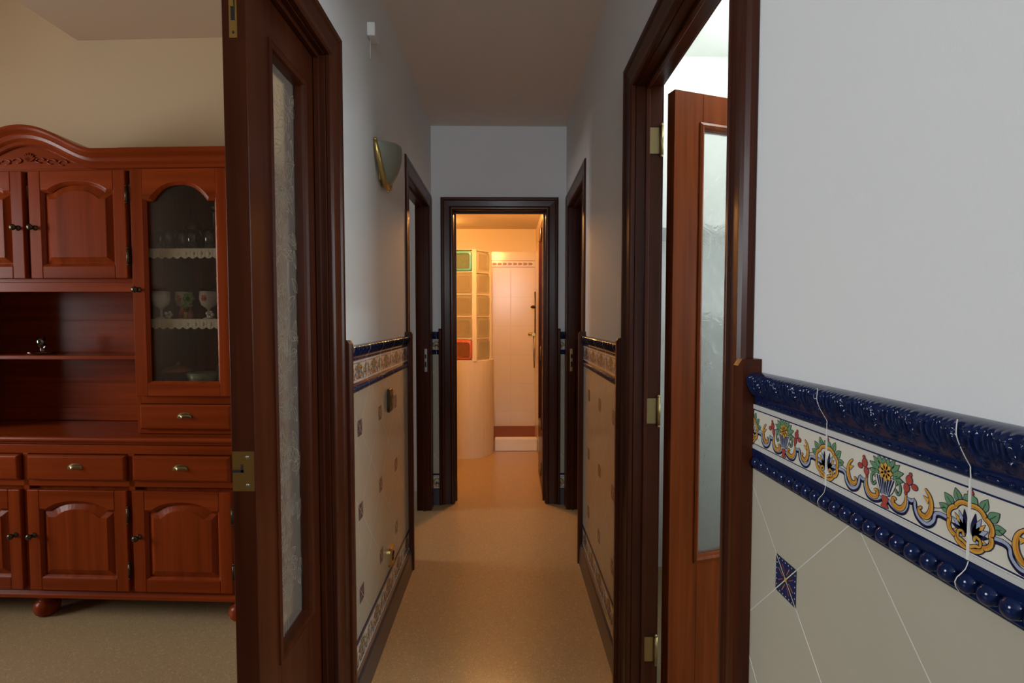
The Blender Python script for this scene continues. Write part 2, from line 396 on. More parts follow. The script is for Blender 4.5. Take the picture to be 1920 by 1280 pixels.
# shower partition with glass blocks
def partition_path():
    pts = [(-1.3, 4.71), (-.9, 4.71), (-.5, 4.71), (-.33, 4.712)]
    for k in range(1, 9):
        a = PI/2*k/8
        pts.append((-.33+.215*math.sin(a), 4.712+.30*(1-math.cos(a))))
    return pts
pp = partition_path()
def offset(pts, d):
    out = []
    for i, p in enumerate(pts):
        a = pts[max(i-1, 0)]; c = pts[min(i+1, len(pts)-1)]
        dx, dy = c[0]-a[0], c[1]-a[1]; L = math.hypot(dx, dy)
        out.append((p[0]-dy/L*d, p[1]+dx/L*d))
    return out
part = thing('wall_shower', 'rounded low bathroom partition carrying stacked glass blocks', 'wall', kind=S)
pi_ = offset(pp, .085)
B().prism(pp+pi_[::-1], 'z', 0, .89, 'bath_wall').build('partition_base', part)
BW = .182
def block_at(c, ang, z, kind):
    """c: centre on outer face, ang: direction of the face along the wall"""
    b = B()
    rim = {'teal': 'blk_teal', 'red': 'blk_red'}.get(kind, 'blk')
    h = BW/2; t_ = .038
    for sgn, yy in ((-1, 0), (1, 2*t_)):
        rows = []
        for inset, dep in ((0, .012), (.004, .003), (.010, 0), (.022, .0), (.03, .004), (.06, .006), (.091, .006)):
            q = h-inset
            y_ = yy+dep*(1 if sgn < 0 else -1)
            ring = []
            for k in range(32):
                a = 2*PI*k/32+PI/32
                cx = math.copysign(abs(math.cos(a))**.28, math.cos(a)); cz = math.copysign(abs(math.sin(a))**.28, math.sin(a))
                ring.append((cx*q, y_, cz*q))
            rows.append(ring)
        b.grid(rows[:4], rim, closed=True); b.grid(rows[3:], 'blk_face' if kind == 'clear' else ('blk_face_teal' if kind == 'teal' else 'blk_face_red'), closed=True)
        if sgn < 0: first = rows[0]
        else: b.grid([first, rows[0]], rim, closed=True)
    o = b.build('glass_block', part, loc=(c[0], c[1], z), rotz=ang)
    if kind != 'clear': o['label'] = 'glass block with %s rim' % ('blue green' if kind == 'teal' else 'orange red')
    return o
M['blk'] = glass_tex('glass_block_rim', (.95, .96, .86), .25, 30, .2, .6)
M['blk_face'] = glass_tex('glass_block_face', (.97, .97, .88), .12, 14, 1., .5, dist=.012)
M['blk_teal'] = plain('teal_block_rim', (.10, .38, .34), .25)
M['blk_face_teal'] = glass_tex('teal_block_face', (.55, .75, .62), .12, 14, 1., .35, dist=.012)
M['blk_red'] = plain('red_block_rim', (.55, .10, .03), .25)
M['blk_face_red'] = glass_tex('red_block_face', (.85, .50, .30), .12, 14, 1., .35, dist=.012)
zs = [.99+.2*k for k in range(5)]
kinds = ['red', 'clear', 'clear', 'clear', 'teal']
mort = B()
for col in range(4):
    cx = -.392-.2*col
    for z, kd in zip(zs, kinds): block_at((cx, 4.715), 0, z, kd if col == 0 else 'clear')
    mort.box(cx-.1, cx-.092, 4.72, 4.785, .891, 1.895, 'bath_wall')
for col in range(2):
    pass
mort.box(-.301, -.262, 4.713, 4.80, .891, 1.895, 'bath_wall')
for k in range(6): mort.box(-1.09, -.301, 4.722, 4.785, .891+.2*k-.001, .898+.2*k, 'bath_wall')
mort.build('mortar_grid', part)
A2 = math.radians(52)
c2 = (-.262+.1*math.cos(A2)-.0, 4.722+.1*math.sin(A2)+.01)
for z in zs: block_at(c2, A2, z, 'clear')
m2 = B()
for k in range(6): m2.box(-.096, .096, .008, .07, .891+.2*k-.001, .898+.2*k, 'bath_wall')
m2.box(.092, .112, .0, .076, .891, 1.895, 'bath_wall')
m2.build('mortar_grid', part, loc=(c2[0], c2[1], 0), rotz=A2)

# ------------------------------------------------------------------ door frames
PROF = [(0, 0), (0, .012), (.006, .017), (.016, .018), (.020, .014), (.026, .013), (.060, .017), (.066, .022), (.076, .024), (.083, .020), (.085, .012), (.085, 0)]
def mapper(side):
    if side == 'L': return lambda u, z, t: (XL+t, u, z)
    if side == 'R': return lambda u, z, t: (XR-t, u, z)
    if side == 'E': return lambda u, z, t: (u, YE-t, z)
    if side == 'LB': return lambda u, z, t: (XL-TW-t, u, z)
    if side == 'RB': return lambda u, z, t: (XR+TW+t, u, z)
    if side == 'EB': return lambda u, z, t: (u, YE+.12+t, z)
def casing(side, o, parent):
    f = mapper(side); u0, u1 = o[0]-.002, o[1]+.002; z = ZH+.002; b = B()
    k = len(PROF)
    rings = []
    for (fu, fz) in ((lambda d: u0-d, lambda d: 0), (lambda d: u0-d, lambda d: z+d), (lambda d: u1+d, lambda d: z+d), (lambda d: u1+d, lambda d: 0)):
        rings.append([f(fu(d), fz(d), t*(.35 if side in ('LB', 'RB') else (.4 if o in (L2, R2) else 1))+.0005) for d, t in PROF])
    hm = {'L': 'wood_h', 'R': 'wood_h', 'LB': 'wood_h', 'RB': 'wood_h'}.get(side, 'wood_hx')
    for i, mat in enumerate(('wood', hm, 'wood')):
        b.grid(rings[i:i+2], mat, closed=True, smooth=False)
    n = b.add(rings[0]); b.face(list(range(n, n+k)), 'wood'); n = b.add(rings[3]); b.face(list(range(n, n+k)), 'wood')
    return b.build('casing', parent, bevel=.0012)
def jamb(axis, p0, p1, o, parent, stop=None):
    b = B(); u0, u1 = o
    hm = 'wood_h' if axis == 'x' else 'wood_hx'
    def bx(a, c, z0, z1, mat, q0=p0, q1=p1):
        if axis == 'x': b.box(q0, q1, a, c, z0, z1, mat)
        else: b.box(a, c, q0, q1, z0, z1, mat)
    bx(u0-J+.001, u0, 0, ZH, 'wood'); bx(u1, u1+J-.001, 0, ZH, 'wood'); bx(u0-J+.001, u1+J-.001, ZH, ZH+J-.001, hm)
    if stop:
        s0, s1 = stop
        bx(u0, u0+.012, 0, ZH-.012, 'wood', s0, s1); bx(u1-.012, u1, 0, ZH-.012, 'wood', s0, s1); bx(u0, u1, ZH-.012, ZH, hm, s0, s1)
    return b.build('jamb', parent, bevel=.0015)
def strips(side, us, parent, w=.028):
    f = mapper(side)
    for (a, c) in us:
        b = B()
        out = [(0, 0), (0, .030), (.006, .036), (w-.006, .036), (w, .030), (w, 0)]
        if c < a: out = [(-p[0], p[1]) for p in out]
        rows = [[f(a+p[0], z, p[1]*(1 if i < 3 else .8)) for p in out] for i, z in enumerate((0, .6, 1.195, 1.206))]
        b.grid(rows, 'wood', closed=True, smooth=False, caps=True)
        b.build('tile_edge_strip', parent)
def plate(b, f, u0, u1, z0, z1, t0, t1, mat):
    pts = [f(u, z, t) for t in (t0, t1) for z in (z0, z1) for u in (u0, u1)]
    n = b.add(pts)
    for q in ((0, 2, 3, 1), (4, 5, 7, 6), (0, 1, 5, 4), (2, 6, 7, 3), (0, 4, 6, 2), (1, 3, 7, 5)): b.face([n+i for i in q], mat)
W1 = .083
trim = {}
for n, side, back, o_, lab, rng, stop in (
    (3, 'L', 'LB', L1, 'dark wood frame of the double doorway to the living room', (XL-W1, XL), (-.529, -.515)),
    (4, 'L', 'LB', L2, 'dark wood frame of the farther left corridor doorway', (XL-W1, XL), (-.545, -.53)),
    (5, 'R', 'RB', R1, 'dark wood frame of the bright kitchen doorway', (XR, XR+TW), (.44, .452)),
    (6, 'R', 'RB', R2, 'dark wood frame of the farther right corridor doorway', (XR, XR+TW), (.44, .452))):
    t = thing('trim_%d' % n, lab, 'door frame', kind=S)
    casing(side, o_, t); casing(back, o_, t); jamb('x', rng[0]+.0005, rng[1]-.0005, o_, t, stop)
    trim[n] = t
t = thing('trim_7', 'dark wood frame of the bathroom doorway at the corridor end', 'door frame', kind=S)
casing('E', E1, t); jamb('y', YE+.0005, YE+.1195, E1, t, (YE+.05, YE+.062)); trim[7] = t
strips('L', [(L1[1]+CW+.003, 9), (L2[0]-CW-.003, 0)], trim[3])
trim[3].children[-1].parent = trim[4]
strips('R', [(R1[0]-CW-.003, 0), (R1[1]+CW+.003, 9)], trim[5]); strips('R', [(R2[0]-CW-.003, 0)], trim[6])
strips('E', [(E1[0]-CW-.002, -9), (E1[1]+CW+.002, 9)], trim[7], w=.016)
# strike plates
def strike(parent, xy0, xy1, z, axis, h=.16, mat='brass'):
    b = B()
    if axis == 'y':   # plate on a face looking towards -y
        x0, x1, y = xy0, xy1[0], xy1[1]
        xm = (x0+x1)/2; wq = abs(x1-x0)/2
        b.box(xm-wq, xm+wq, y-.0025, y, z-h/2, z+h/2, mat)
        b.box(xm-wq*.45, xm+wq*.5, y-.0032, y-.0024, z-h*.3, z-h*.06, 'black'); b.box(xm-wq*.45, xm+wq*.5, y-.0032, y-.0024, z+h*.08, z+h*.26, 'black')
        for q in (-.42, .42): b.ball((xm, y-.002, z+h*q), (.0035, .0015, .0035), 'steel', 8, 6)
    b.build('strike_plate', parent)
strike(trim[6], XR+.014, (XR+.036, R2[1]-.0005), 1.0, 'y', .15)
strike(trim[4], XL-.014, (XL-.034, L2[1]-.0005), 1.0, 'y', .15, 'steel')
# ------------------------------------------------------------------ door leaves (local: hinge edge at x=0, leaf along +x, face y=0, body to y=+T)
def leaf(name, label, W, T, g, loc, rotz, glassmat, woodmat, zt=1.99, moul=.022, etched=False, mirror=False):
    gx0, gx1, gz0, gz1 = g
    t = thing(name, label, 'door', loc, rotz, kind=S)
    s_ = -1 if mirror else 1
    b = B(); z0 = .008
    hm = 'leafwood' if woodmat == 'leafwood' else 'wood'
    b.box(0, gx0, 0, s_*T, z0, zt, woodmat).box(gx1, W, 0, s_*T, z0, zt, woodmat)
    b.box(gx0, gx1, 0, s_*T, z0, gz0, woodmat).box(gx0, gx1, 0, s_*T, gz1, zt, woodmat)
    b.build('leaf_frame', t, bevel=.0015)
    for (ya, yb, sg) in ((0, T*.5-.003, -1), (T*.5+.003, T, 1)):
        m = B(); mo = []
        yy = ya if sg < 0 else yb
        pr = [(-.012, yy), (-.012, yy+sg*.004), (-.004, yy+sg*.007), (.004, yy+sg*.003), (.007, yy-sg*.004), (.008, (yb if sg < 0 else ya)), (0, (yb if sg < 0 else ya)), (0, yy)]
        rings = []
        for (px, pz, sx, sz) in ((gx0, gz0, 1, 1), (gx1, gz0, -1, 1), (gx1, gz1, -1, -1), (gx0, gz1, 1, -1)):
            rings.append([(px+sx*d, s_*y_, pz+sz*d) for d, y_ in pr])
        rings.append(rings[0])
        m.grid(rings, woodmat, closed=True, smooth=False); m.build('glazing_bead', t)
    p = B(); p.box(gx0-.0, gx1+.0, s_*(T*.5-.0025), s_*(T*.5+.0025), gz0, gz1, glassmat)
    if etched:
        rr = random.Random(5)
        yy = s_*(T*.5-.0031)
        z = gz0+.03
        while z < gz1-.04:
            for q in range(3):
                cx = gx0+.02+rr.random()*(gx1-gx0-.04); an = rr.uniform(0, PI*2); L = rr.uniform(.045, .075); wd = L*.22
                cz = z+rr.random()*.03
                pts = []
                for k in range(11):
                    u = k/10; hw = wd*math.sin(PI*u)
                    pts.append((u*L, hw))
                loop = pts+[(a, -c_) for a, c_ in pts[::-1]]
                loop.append(loop[0]); lines = [loop, [(0, 0), (L*.5, wd*.1), (L, 0)]]
                for ln in lines:
                    P = [(cx+a*math.cos(an)-c_*math.sin(an), cz+a*math.sin(an)+c_*math.cos(an)) for a, c_ in ln]
                    P = [(min(max(a, gx0+.009), gx1-.009), c_) for a, c_ in P]
                    for (a, c_), (d, e) in zip(P, P[1:]):
                        l = math.hypot(d-a, e-c_)
                        if l < 1e-5: continue
                        nx, nz = -(e-c_)/l*.0007, (d-a)/l*.0007
                        n = p.add([(a+nx, yy, c_+nz), (d+nx, yy, e+nz), (d-nx, yy, e-nz), (a-nx, yy, c_-nz)])
                        p.face([n, n+1, n+2, n+3], 'etch')
            z += .030
    p.build('glass_pane', t, fix=False)
    return t
# narrow leaf of the double door: hinge at far jamb, face towards the corridor at x=-.53
LX = -.531
d1 = leaf('door_1', 'dark glazed narrow leaf closed in the left double doorway', .378, .050, (.075, .270, .47, 1.887), (LX, L1[1]-.003, 0), -PI/2, 'leafglass', 'wood', etched=True, mirror=True)
# in this frame local x -> -y world, local -y -> -x world
b = B(); W_ = .378
b.box(W_, W_+.002, -.048, -.002, .905, .99, 'brass')
b.box(W_+.0015, W_+.0026, -.048, -.024, .945, .951, 'black').box(W_+.0015, W_+.0026, -.030, -.025, .945, .962, 'black')
for z in (.918, .978): b.ball((W_+.002, -.016, z), (.0015, .0035, .0035), 'steel', 10, 6)
b.build('lock_plate', d1)
b = B(); b.box(W_, W_+.002, -.034, -.018, 1.845, 1.985, 'brass').box(W_+.0015, W_+.0028, -.030, -.022, 1.88, 1.97, 'black').box(W_+.002, W_+.007, -.029, -.023, 1.905, 1.93, 'brass')
b.ball((W_+.002, -.026, 1.856), (.0015, .003, .003), 'black', 8, 6)
b.build('flush_bolt', d1)
# wide leaf opened flat into the living room, behind the frame of view
d2 = leaf('door_2', 'dark glazed wide leaf swung open into the living room', .80, .045, (.12, .62, .47, 1.887), (-.60, .275, 0), PI-.10, 'leafglass', 'wood')
# kitchen leaf
d3 = leaf('door_3', 'reddish brown glazed kitchen door standing ajar in bright light', .70, .038, (.107, .59, .475, 1.886), (.5315, 1.664, 0), math.radians(18), 'kglass', 'leafwood')
def hinge(parent, pts, r=.0065, h=.09, leafs=None):
    for (x, y, z) in pts:
        b = B(); b.tube([(x, y, z-h/2), (x, y, z+h/2)], r, 'brass_old', 10)
        b.ball((x, y, z+h/2+.003), .0055, 'brass_old', 8, 6).ball((x, y, z-h/2-.003), .0055, 'brass_old', 8, 6)
        for l in (leafs or []): b.box(x+l[0], x+l[1], y+l[2], y+l[3], z-h*.45, z+h*.45, 'brass_old')
        b.build('hinge', parent)
hinge(trim[5], [(XR+TW-.004, R1[1]-.008, z) for z in (1.83, .975, .19)], leafs=[(-.035, -.004, .005, .0075)])
# bathroom leaf folded back against the right wall
d4 = leaf('door_4', 'dark bathroom door opened inwards at the corridor end', .60, .036, (.12, .49, .47, 1.887), (.262, YE+.126, 0), PI/2-.015, 'kglass', 'wood', mirror=True)
hinge(d4, [(-.004, .012, z) for z in (1.86, 1.03, .2)], h=.085)
# doors of the two far rooms, open inside the rooms
d5 = leaf('door_5', 'dark door opened inside the farther left room', .68, .036, (.12, .56, .47, 1.887), (XL-W1-.03, L2[0]-.01, 0), PI-.05, 'kglass', 'wood')
d6 = leaf('door_6', 'dark door opened inside the farther right room', .64, .036, (.12, .52, .47, 1.887), (XR+TW+.03, R2[0]+.03, 0), .06, 'kglass', 'wood', mirror=True)

# ------------------------------------------------------------------ tiled dado
ZT = 1.185; ZM = 1.134; ZL = 1.063; ZB = 1.030     # border levels
class Deco:
    """painted decoration; coordinates in mm (s along, v up); level = tiny relief"""
    def __init__(s): s.items = []
    def fill(s, pts, mat, lv): s.items.append((pts, mat, lv))
    def stroke(s, pts, w, mat, lv):
        n = len(pts)
        for i in range(n-1):
            (a, c), (d, e) = pts[i], pts[i+1]
            w0 = w[i] if isinstance(w, (list, tuple)) else w; w1 = w[i+1] if isinstance(w, (list, tuple)) else w
            l = math.hypot(d-a, e-c)
            if l < 1e-6: continue
            nx, ny = -(e-c)/l/2, (d-a)/l/2
            s.items.append(([(a+nx*w0, c+ny*w0), (d+nx*w1, e+ny*w1), (d-nx*w1, e-ny*w1), (a-nx*w0, c-ny*w0)], mat, lv))
            if i: s.items.append(([(a+w0/2*math.cos(q*PI/4), c+w0/2*math.sin(q*PI/4)) for q in range(8)], mat, lv-.1))
    def shape(s, pts, mat, lv, ow=.9, out='ink'):
        s.stroke(pts+[pts[0]], ow*1.6, out, lv); s.fill(pts, mat, lv+1)
def bez(P, n=12):
    """Catmull-Rom through points"""
    out = []
    Q = [P[0]]+list(P)+[P[-1]]
    for i in range(1, len(Q)-2):
        for k in range(n):
            t = k/n; p0, p1, p2, p3 = Q[i-1:i+3]
            out.append(tuple(.5*((2*p1[j])+(-p0[j]+p2[j])*t+(2*p0[j]-5*p1[j]+4*p2[j]-p3[j])*t*t+(-p0[j]+3*p1[j]-3*p2[j]+p3[j])*t**3) for j in (0, 1)))
    out.append(tuple(P[-1])); return out
def leafshape(cx, cy, L, w, ang, n=8):
    up = [(L*k/n, w/2*math.sin(PI*(k/n)**.8)) for k in range(n+1)]
    pts = up+[(a, -c) for a, c in up[-2:0:-1]]
    return [(cx+a*math.cos(ang)-c*math.sin(ang), cy+a*math.sin(ang)+c*math.cos(ang)) for a, c in pts]
def circ(cx, cy, r, n=14, ry=None): return [(cx+r*math.cos(2*PI*k/n), cy+(ry or r)*math.sin(2*PI*k/n)) for k in range(n)]
def half_tile(D, mx):
    X = lambda pts: [(mx(a), c) for a, c in pts]
    # green fan of leaves round the palmette
    for ang, L, w in ((12, 12, 8), (36, 13, 8.5), (60, 13, 8)):
        a = math.radians(ang); c0 = (21*math.cos(a), 31+17*math.sin(a))
        D.shape(X(leafshape(c0[0], c0[1], L, w, a+.12)), 'green', 2, .6)
        D.stroke(X([c0, (c0[0]+L*.7*math.cos(a+.12), c0[1]+L*.7*math.sin(a+.12))]), .5, 'ink', 4)
    rib = bez([(22, 27), (31, 27.5), (36, 25), (38, 18), (44, 12.5), (51, 12.5), (57, 16.5), (60, 23), (61, 29), (65, 27.5), (69.5, 27.5), (70.5, 20), (75, 13.5), (83, 12), (90, 14), (95, 17), (100, 15.5)], 6)
    D.stroke(X(rib), 6.2, 'ink', 4); D.stroke(X([(a-.3, c+1.3) for a, c in rib]), 2.9, 'blue', 5)
    D.stroke(X([(61, 24), (61, 33)]), [3, .6], 'ink', 4); D.stroke(X([(70, 24), (70, 31)]), [3, .6], 'ink', 4)
    for pth in (bez([(48, 46), (43, 41), (40.5, 34), (41.5, 26), (46, 20), (52, 20), (55, 24), (52, 27)], 5),
                bez([(71.5, 32), (72, 24), (76, 17.5), (82, 15.5), (88, 18), (88.5, 23), (84.5, 23.5)], 5)):
        n = len(pth); w = [.8+4.4*math.sin(PI*min(1, (i/(n-1))*.88+.05)) for i in range(n)]
        D.stroke(X(pth), [q+1.4 for q in w], 'ink', 5.5); D.stroke(X(pth), w, 'yellow', 6.5); D.stroke(X([(a+.9, c-.4) for a, c in pth]), [q*.32 for q in w], 'orange', 7.5)
    D.shape(X([(43, 38), (50, 39), (44.5, 33)]), 'yellow', 6.5, .5)
    D.stroke(X(bez([(26, 36), (33, 33), (40, 31)], 5)), .7, 'ink', 3)
    # palmette: scalloped ochre shell
    n = 36; pts = []
    for k in range(n+1):
        a = PI/2-(PI*1.02)*k/n
        r = 1+.10*abs(math.sin(k/n*PI*4))
        pts.append((max(0.3, 20*r*math.cos(a)), 29+18*r*math.sin(a)))
    D.fill(X([(0.2, 12)]+pts[::-1]), 'glaze', 1.5)
    D.stroke(X(pts), 5.4, 'ink', 7); D.stroke(X(pts), 3.8, 'yellow', 8); D.stroke(X([(a*.98, 29+(c-29)*.97) for a, c in pts]), 1.0, 'orange', 9)
    for ang, L, c, w in ((83, 20, 'ink', 5), (66, 19, 'blue', 5.5), (50, 18, 'yellow', 4.5), (33, 17, 'blue', 5.5), (14, 15, 'ink', 4.5), (-6, 13, 'yellow', 4.5), (-28, 12, 'blue', 4.5)):
        D.shape(X(leafshape(3, 22, L, w, math.radians(ang))), c, 5, .6)
    cu = bez([(1.5, 12), (6, 14.5), (10.5, 16), (10.5, 21), (6.5, 22.5), (5, 19)], 5)
    D.stroke(X(cu), 3.8, 'ink', 9); D.stroke(X(cu), 2.4, 'yellow', 10)
    # cherries
    for (cx, cy, rx, ry) in ((68, 48, 4, 4.6), (71, 39.5, 3.6, 4.1), (61, 43, 3.8, 2.8), (66.5, 54, 1.7, 1.7), (72, 34, 1.5, 1.5)):
        D.shape(X(circ(cx, cy, rx, 14, ry)), 'red', 5, .8)
    D.stroke(X([(73, 43), (80, 46), (86, 44)]), .7, 'ink', 4)
    # basket half
    D.shape(X([(100, 21.5), (100, 42), (85.5, 42), (86, 36), (89, 29), (94, 23)]), 'glaze', 5, .8)
    for q, ww in ((87.6, 2), (91.6, 2.4), (95.8, 2.4), (100, 2)): D.stroke(X([(q, 41.3), (100-(100-q)*.42, 23)]), ww, 'ink', 7); 
    for q in (89.6, 93.8, 98): D.stroke(X([(q, 41.3), (100-(100-q)*.42, 23)]), .9, 'blue', 8)
    D.shape(X([(100, 22), (100, 9), (94.5, 9.5), (97.3, 14), (94.5, 19.5)]), 'red', 6, .6)
    ch = bez([(86, 33), (82.5, 29), (79.5, 32), (79.5, 38), (83, 41), (85, 38)], 5)
    D.stroke(X(ch), 3.6, 'ink', 4); D.stroke(X(ch), 2.2, 'green', 5)
    for (lx, ly, an, L) in ((90, 44, 183, 14), (90, 47, 160, 15), (92, 50, 140, 14), (94, 52, 120, 12), (98, 53, 100, 9)):
        D.shape(X(leafshape(lx, ly, L, 6.2, math.radians(an))), 'green', 3, .7)
def build_deco():
    D = Deco()
    half_tile(D, lambda a: a); half_tile(D, lambda a: 200-a)
    for k in range(8):
        a = 2*PI*k/8
        D.shape(leafshape(100+1.5*math.cos(a), 47+1.5*math.sin(a), 9.0, 6.4, a), 'yellow', 8.5, .5)
    D.fill(circ(100, 47, 3.0), 'orange', 10.2); D.fill(circ(100, 47, 1.8), 'ink', 11)
    for x in (0, 200):
        q = 1 if x == 0 else -1
        D.shape([(x+q*.7, 49), (x+q*7, 50), (x+q*6, 55), (x+q*.7, 57)], 'green', 6, .6)
        D.shape([(x+q*.7, 56), (x+q*3, 58), (x+q*.7, 62)], 'red', 6.5, .6)
    return D
DECO = build_deco()
def box_f(b, f, s0, s1, z0, z1, t0, t1, mat): plate(b, f, s0, s1, z0, z1, t0, t1, mat)
TT = .011   # tile thickness on the wall
def listello(b, f, s0, s1, j0, z0=ZL, sc=1., flip=False):
    """tile run between s0 and s1, joints at j0+.2k"""
    H = .071*sc
    box_f(b, f, s0, s1, z0, z0+H, 0, TT, 'glaze')
    box_f(b, f, s0, s1, z0+.0638*sc, z0+H, TT, TT+.0015, 'glaze_edge'); box_f(b, f, s0, s1, z0, z0+.0055*sc, TT, TT+.0015, 'glaze_edge')
    box_f(b, f, s0, s1, z0+.0615*sc, z0+.0632*sc, TT, TT+.0003, 'navy_flat'); box_f(b, f, s0, s1, z0+.0068*sc, z0+.0082*sc, TT, TT+.0003, 'navy_flat')
    k0 = math.floor((s0-j0)/.2-1e-6); k1 = math.ceil((s1-j0)/.2+1e-6)
    for k in range(k0, k1):
        base = j0+.2*k
        for pts, mat, lv in DECO.items:
            P = [(base+p[0]/1000, z0+p[1]/1000*sc) for p in pts]
            if min(p[0] for p in P) < s0 or max(p[0] for p in P) > s1: 
                P = [(min(max(p[0], s0), s1), p[1]) for p in P]
                if max(p[0] for p in P)-min(p[0] for p in P) < 1e-4: continue
            n = b.add([f(p[0], p[1], TT+.0003+lv*.00006) for p in P]); b.face(list(range(n, n+len(P))), mat)
        if s0 < base < s1: box_f(b, f, base-.0009, base+.0009, z0, z0+H, TT, TT+.0019, 'grout')
def ridge(d, w): return math.exp(-(d/w)**2)
def seg_d(px, py, a, b_):
    dx, dy = b_[0]-a[0], b_[1]-a[1]; l2 = dx*dx+dy*dy
    t = max(0, min(1, ((px-a[0])*dx+(py-a[1])*dy)/l2)) if l2 else 0
    return math.hypot(px-a[0]-t*dx, py-a[1]-t*dy)
CUP = bez([(0, 36), (5, 35), (7.5, 30), (5, 25), (3.2, 19), (0, 17)], 3)
BL1 = bez([(13, 35), (10.5, 27), (10.5, 18), (13, 10), (16, 6)], 3)
BL2 = bez([(19, 35), (16, 28), (16.5, 18), (20, 11)], 3)
BL3 = bez([(8, 12), (10, 7), (13, 5)], 2)
HC = {}
def acanthus(s, v):
    """s mm in period 50, v mm 0..38 -> height 0..1"""
    s = s % 50; s = min(s, 50-s)
    key = (round(s*2), round(v*2))
    if key in HC: return HC[key]
    h = 0
    for C_, w, g in ((CUP, 1.5, 1.), (BL1, 1.5, .9), (BL2, 1.3, .8), (BL3, 1.2, .6)):
        d = min(seg_d(s, v, C_[i], C_[i+1]) for i in range(len(C_)-1)); h = max(h, g*ridge(d, w))
    if s < 5 and 20 < v < 34: h = max(h, .5)
    h = max(h, .35*ridge(abs(s-25), 1.6)*(1 if v > 8 else 0))
    HC[key] = h
    return h
def moulding(b, f, s0, s1, j0, step):
    ns = max(2, int((s1-s0)/step)); nz = 26 if step < .0015 else (18 if step < .003 else 10)
    z0, z1 = ZM, ZT
    rows = []
    zz = [z0+(z1-z0)*i/nz for i in range(nz+1)]
    for i in range(ns+1):
        s = s0+(s1-s0)*i/ns; r = [f(s, z0, 0)]
        for z in zz:
            v = (z-z0)/(z1-z0)
            t = .010+.011*math.sin(min(1, max(0, (v-.22)/.6))*PI/2) if v > .22 else .0095+.0012*math.sin(v/.22*PI)
            if v > .9: t = .021-.012*((v-.9)/.1)**2
            if .22 < v < .97: t += .0062*acanthus((s-j0)*1000, (v-.22)/.70*36)*min(1, (.97-v)/.12)
            jd = abs(((s-j0)+.1) % .2-.1)
            r.append(f(s, z, t))
        r.append(f(s, z1, 0)); rows.append(r)
    b.grid(rows, 'navy', smooth=True)
    # bead and bar line
    k0 = math.floor((s0-j0)/.04)-1; k1 = math.ceil((s1-j0)/.04)+1
    zc = z0+.0052
    for k in range(k0, k1):
        c = j0+.02+.04*k
        if c-.007 > s0 and c+.007 < s1:
            rows = []
            for i in range(7):
                q = -1+2*i/6; rr = .0024*math.sqrt(max(0.02, 1-abs(q)**6))
                rows.append([f(c+q*.0075, zc+rr*math.cos(a), .0105+rr*math.sin(a)) for a in [2*PI*j/8 for j in range(8)]])
            b.grid(rows, 'navy', closed=True)
        for d in (.0155, .0245):
            x = c+d
            if s0 < x-.003 and x+.003 < s1:
                rows = []
                for i in range(5):
                    th = PI*i/4; q = max(math.sin(th), .01)
                    rows.append([f(x+.0026*math.cos(th), zc+.0026*q*math.cos(a), .0105+.0026*q*math.sin(a)) for a in [2*PI*j/8 for j in range(8)]])
                b.grid(rows, 'navy', closed=True)
    # joints
    k = math.ceil((s0-j0)/.2)
    while j0+.2*k < s1:
        x = j0+.2*k; rows = []
        for z in zz:
            v = (z-z0)/(z1-z0); t = .0105+.0135*math.sin(min(1, max(0, (v-.2)/.6))*PI/2)+.0016
            wob = .0006*math.sin(z*200+k)
            rows.append([f(x+wob-.0005, z, t), f(x+wob+.0005, z, t+.0002)])
        b.grid(rows, 'grout', smooth=False); k += 1
def beads(b, f, s0, s1, j0):
    z0, z1 = ZB, ZL
    prof = [(z0, 0), (z0, .010), (z0+.003, .012), (z0+.006, .010), (z0+.016, .009), (z0+.021, .0125), (z1-.004, .0135), (z1, .012), (z1, 0)]
    b.grid([[f(s, z, t) for z, t in prof] for s in (s0, s1)], 'navy', smooth=False)
    k = math.ceil((s0-j0+.006)/.02)
    while j0+.02*k+.009 < s1:
        x = j0+.02*k; rows = []
        for i in range(9):
            th = PI*i/8; q = max(math.sin(th), .01)
            rows.append([f(x+.0100*math.cos(th), z0+.0125+.0100*q*math.cos(a)-.0012*math.cos(th), .0105+.0085*q*math.sin(a)) for a in [2*PI*j/12 for j in range(12)]])
        b.grid(rows, 'navy', closed=True); k += 1
    k = math.ceil((s0-j0)/.2)
    while j0+.2*k < s1:
        x = j0+.2*k; rows = []
        for i in range(9):
            z = z0+(z1-z0)*i/8; t = .0138+.0062*math.sin(PI*min(1, i/5.5))
            rows.append([f(x+.003*math.sin(PI*i/6)-.0005, z, t), f(x+.003*math.sin(PI*i/6)+.0005, z, t)])
        b.grid(rows, 'grout', smooth=False); k += 1
def inset(b, f, s, z, h=.027):
    t = TT
    def q(pts, mat, lv):
        n = b.add([f(s+p[0]*h, z+p[1]*h, t+.0003+lv*.00012) for p in pts]); b.face(list(range(n, n+len(pts))), mat)
    q([(-1, -1), (1, -1), (1, 1), (-1, 1)], 'inset', 0)
    for r in range(4):
        c, s_ = [(1, 0), (0, 1), (-1, 0), (0, -1)][r]
        R = lambda pts: [(a*c-d*s_, a*s_+d*c) for a, d in pts]
        q(R([(-.75, .96), (.75, .96), (0, .18)]), 'navy_flat', 1)
        for w in (-.55, -.25, .05, .35, .65)[:5]: q(R([(w-.03, .85), (w+.03, .85), (w+.03, .91), (w-.03, .91)]), 'glaze', 2)
        q(R([(-.36, .70), (-.31, .72), (-.06, .30), (-.09, .27)]), 'orange', 2); q(R([(.36, .70), (.31, .72), (.06, .30), (.09, .27)]), 'red', 2)
    for a in (1, -1):
        w = .035
        q([(-1-0, -a*1-w), (-1, -a*1+w), (1, a*1+w), (1, a*1-w)], 'grout', 3)
    q(circ(0, 0, .12, 10), 'yellow', 4)
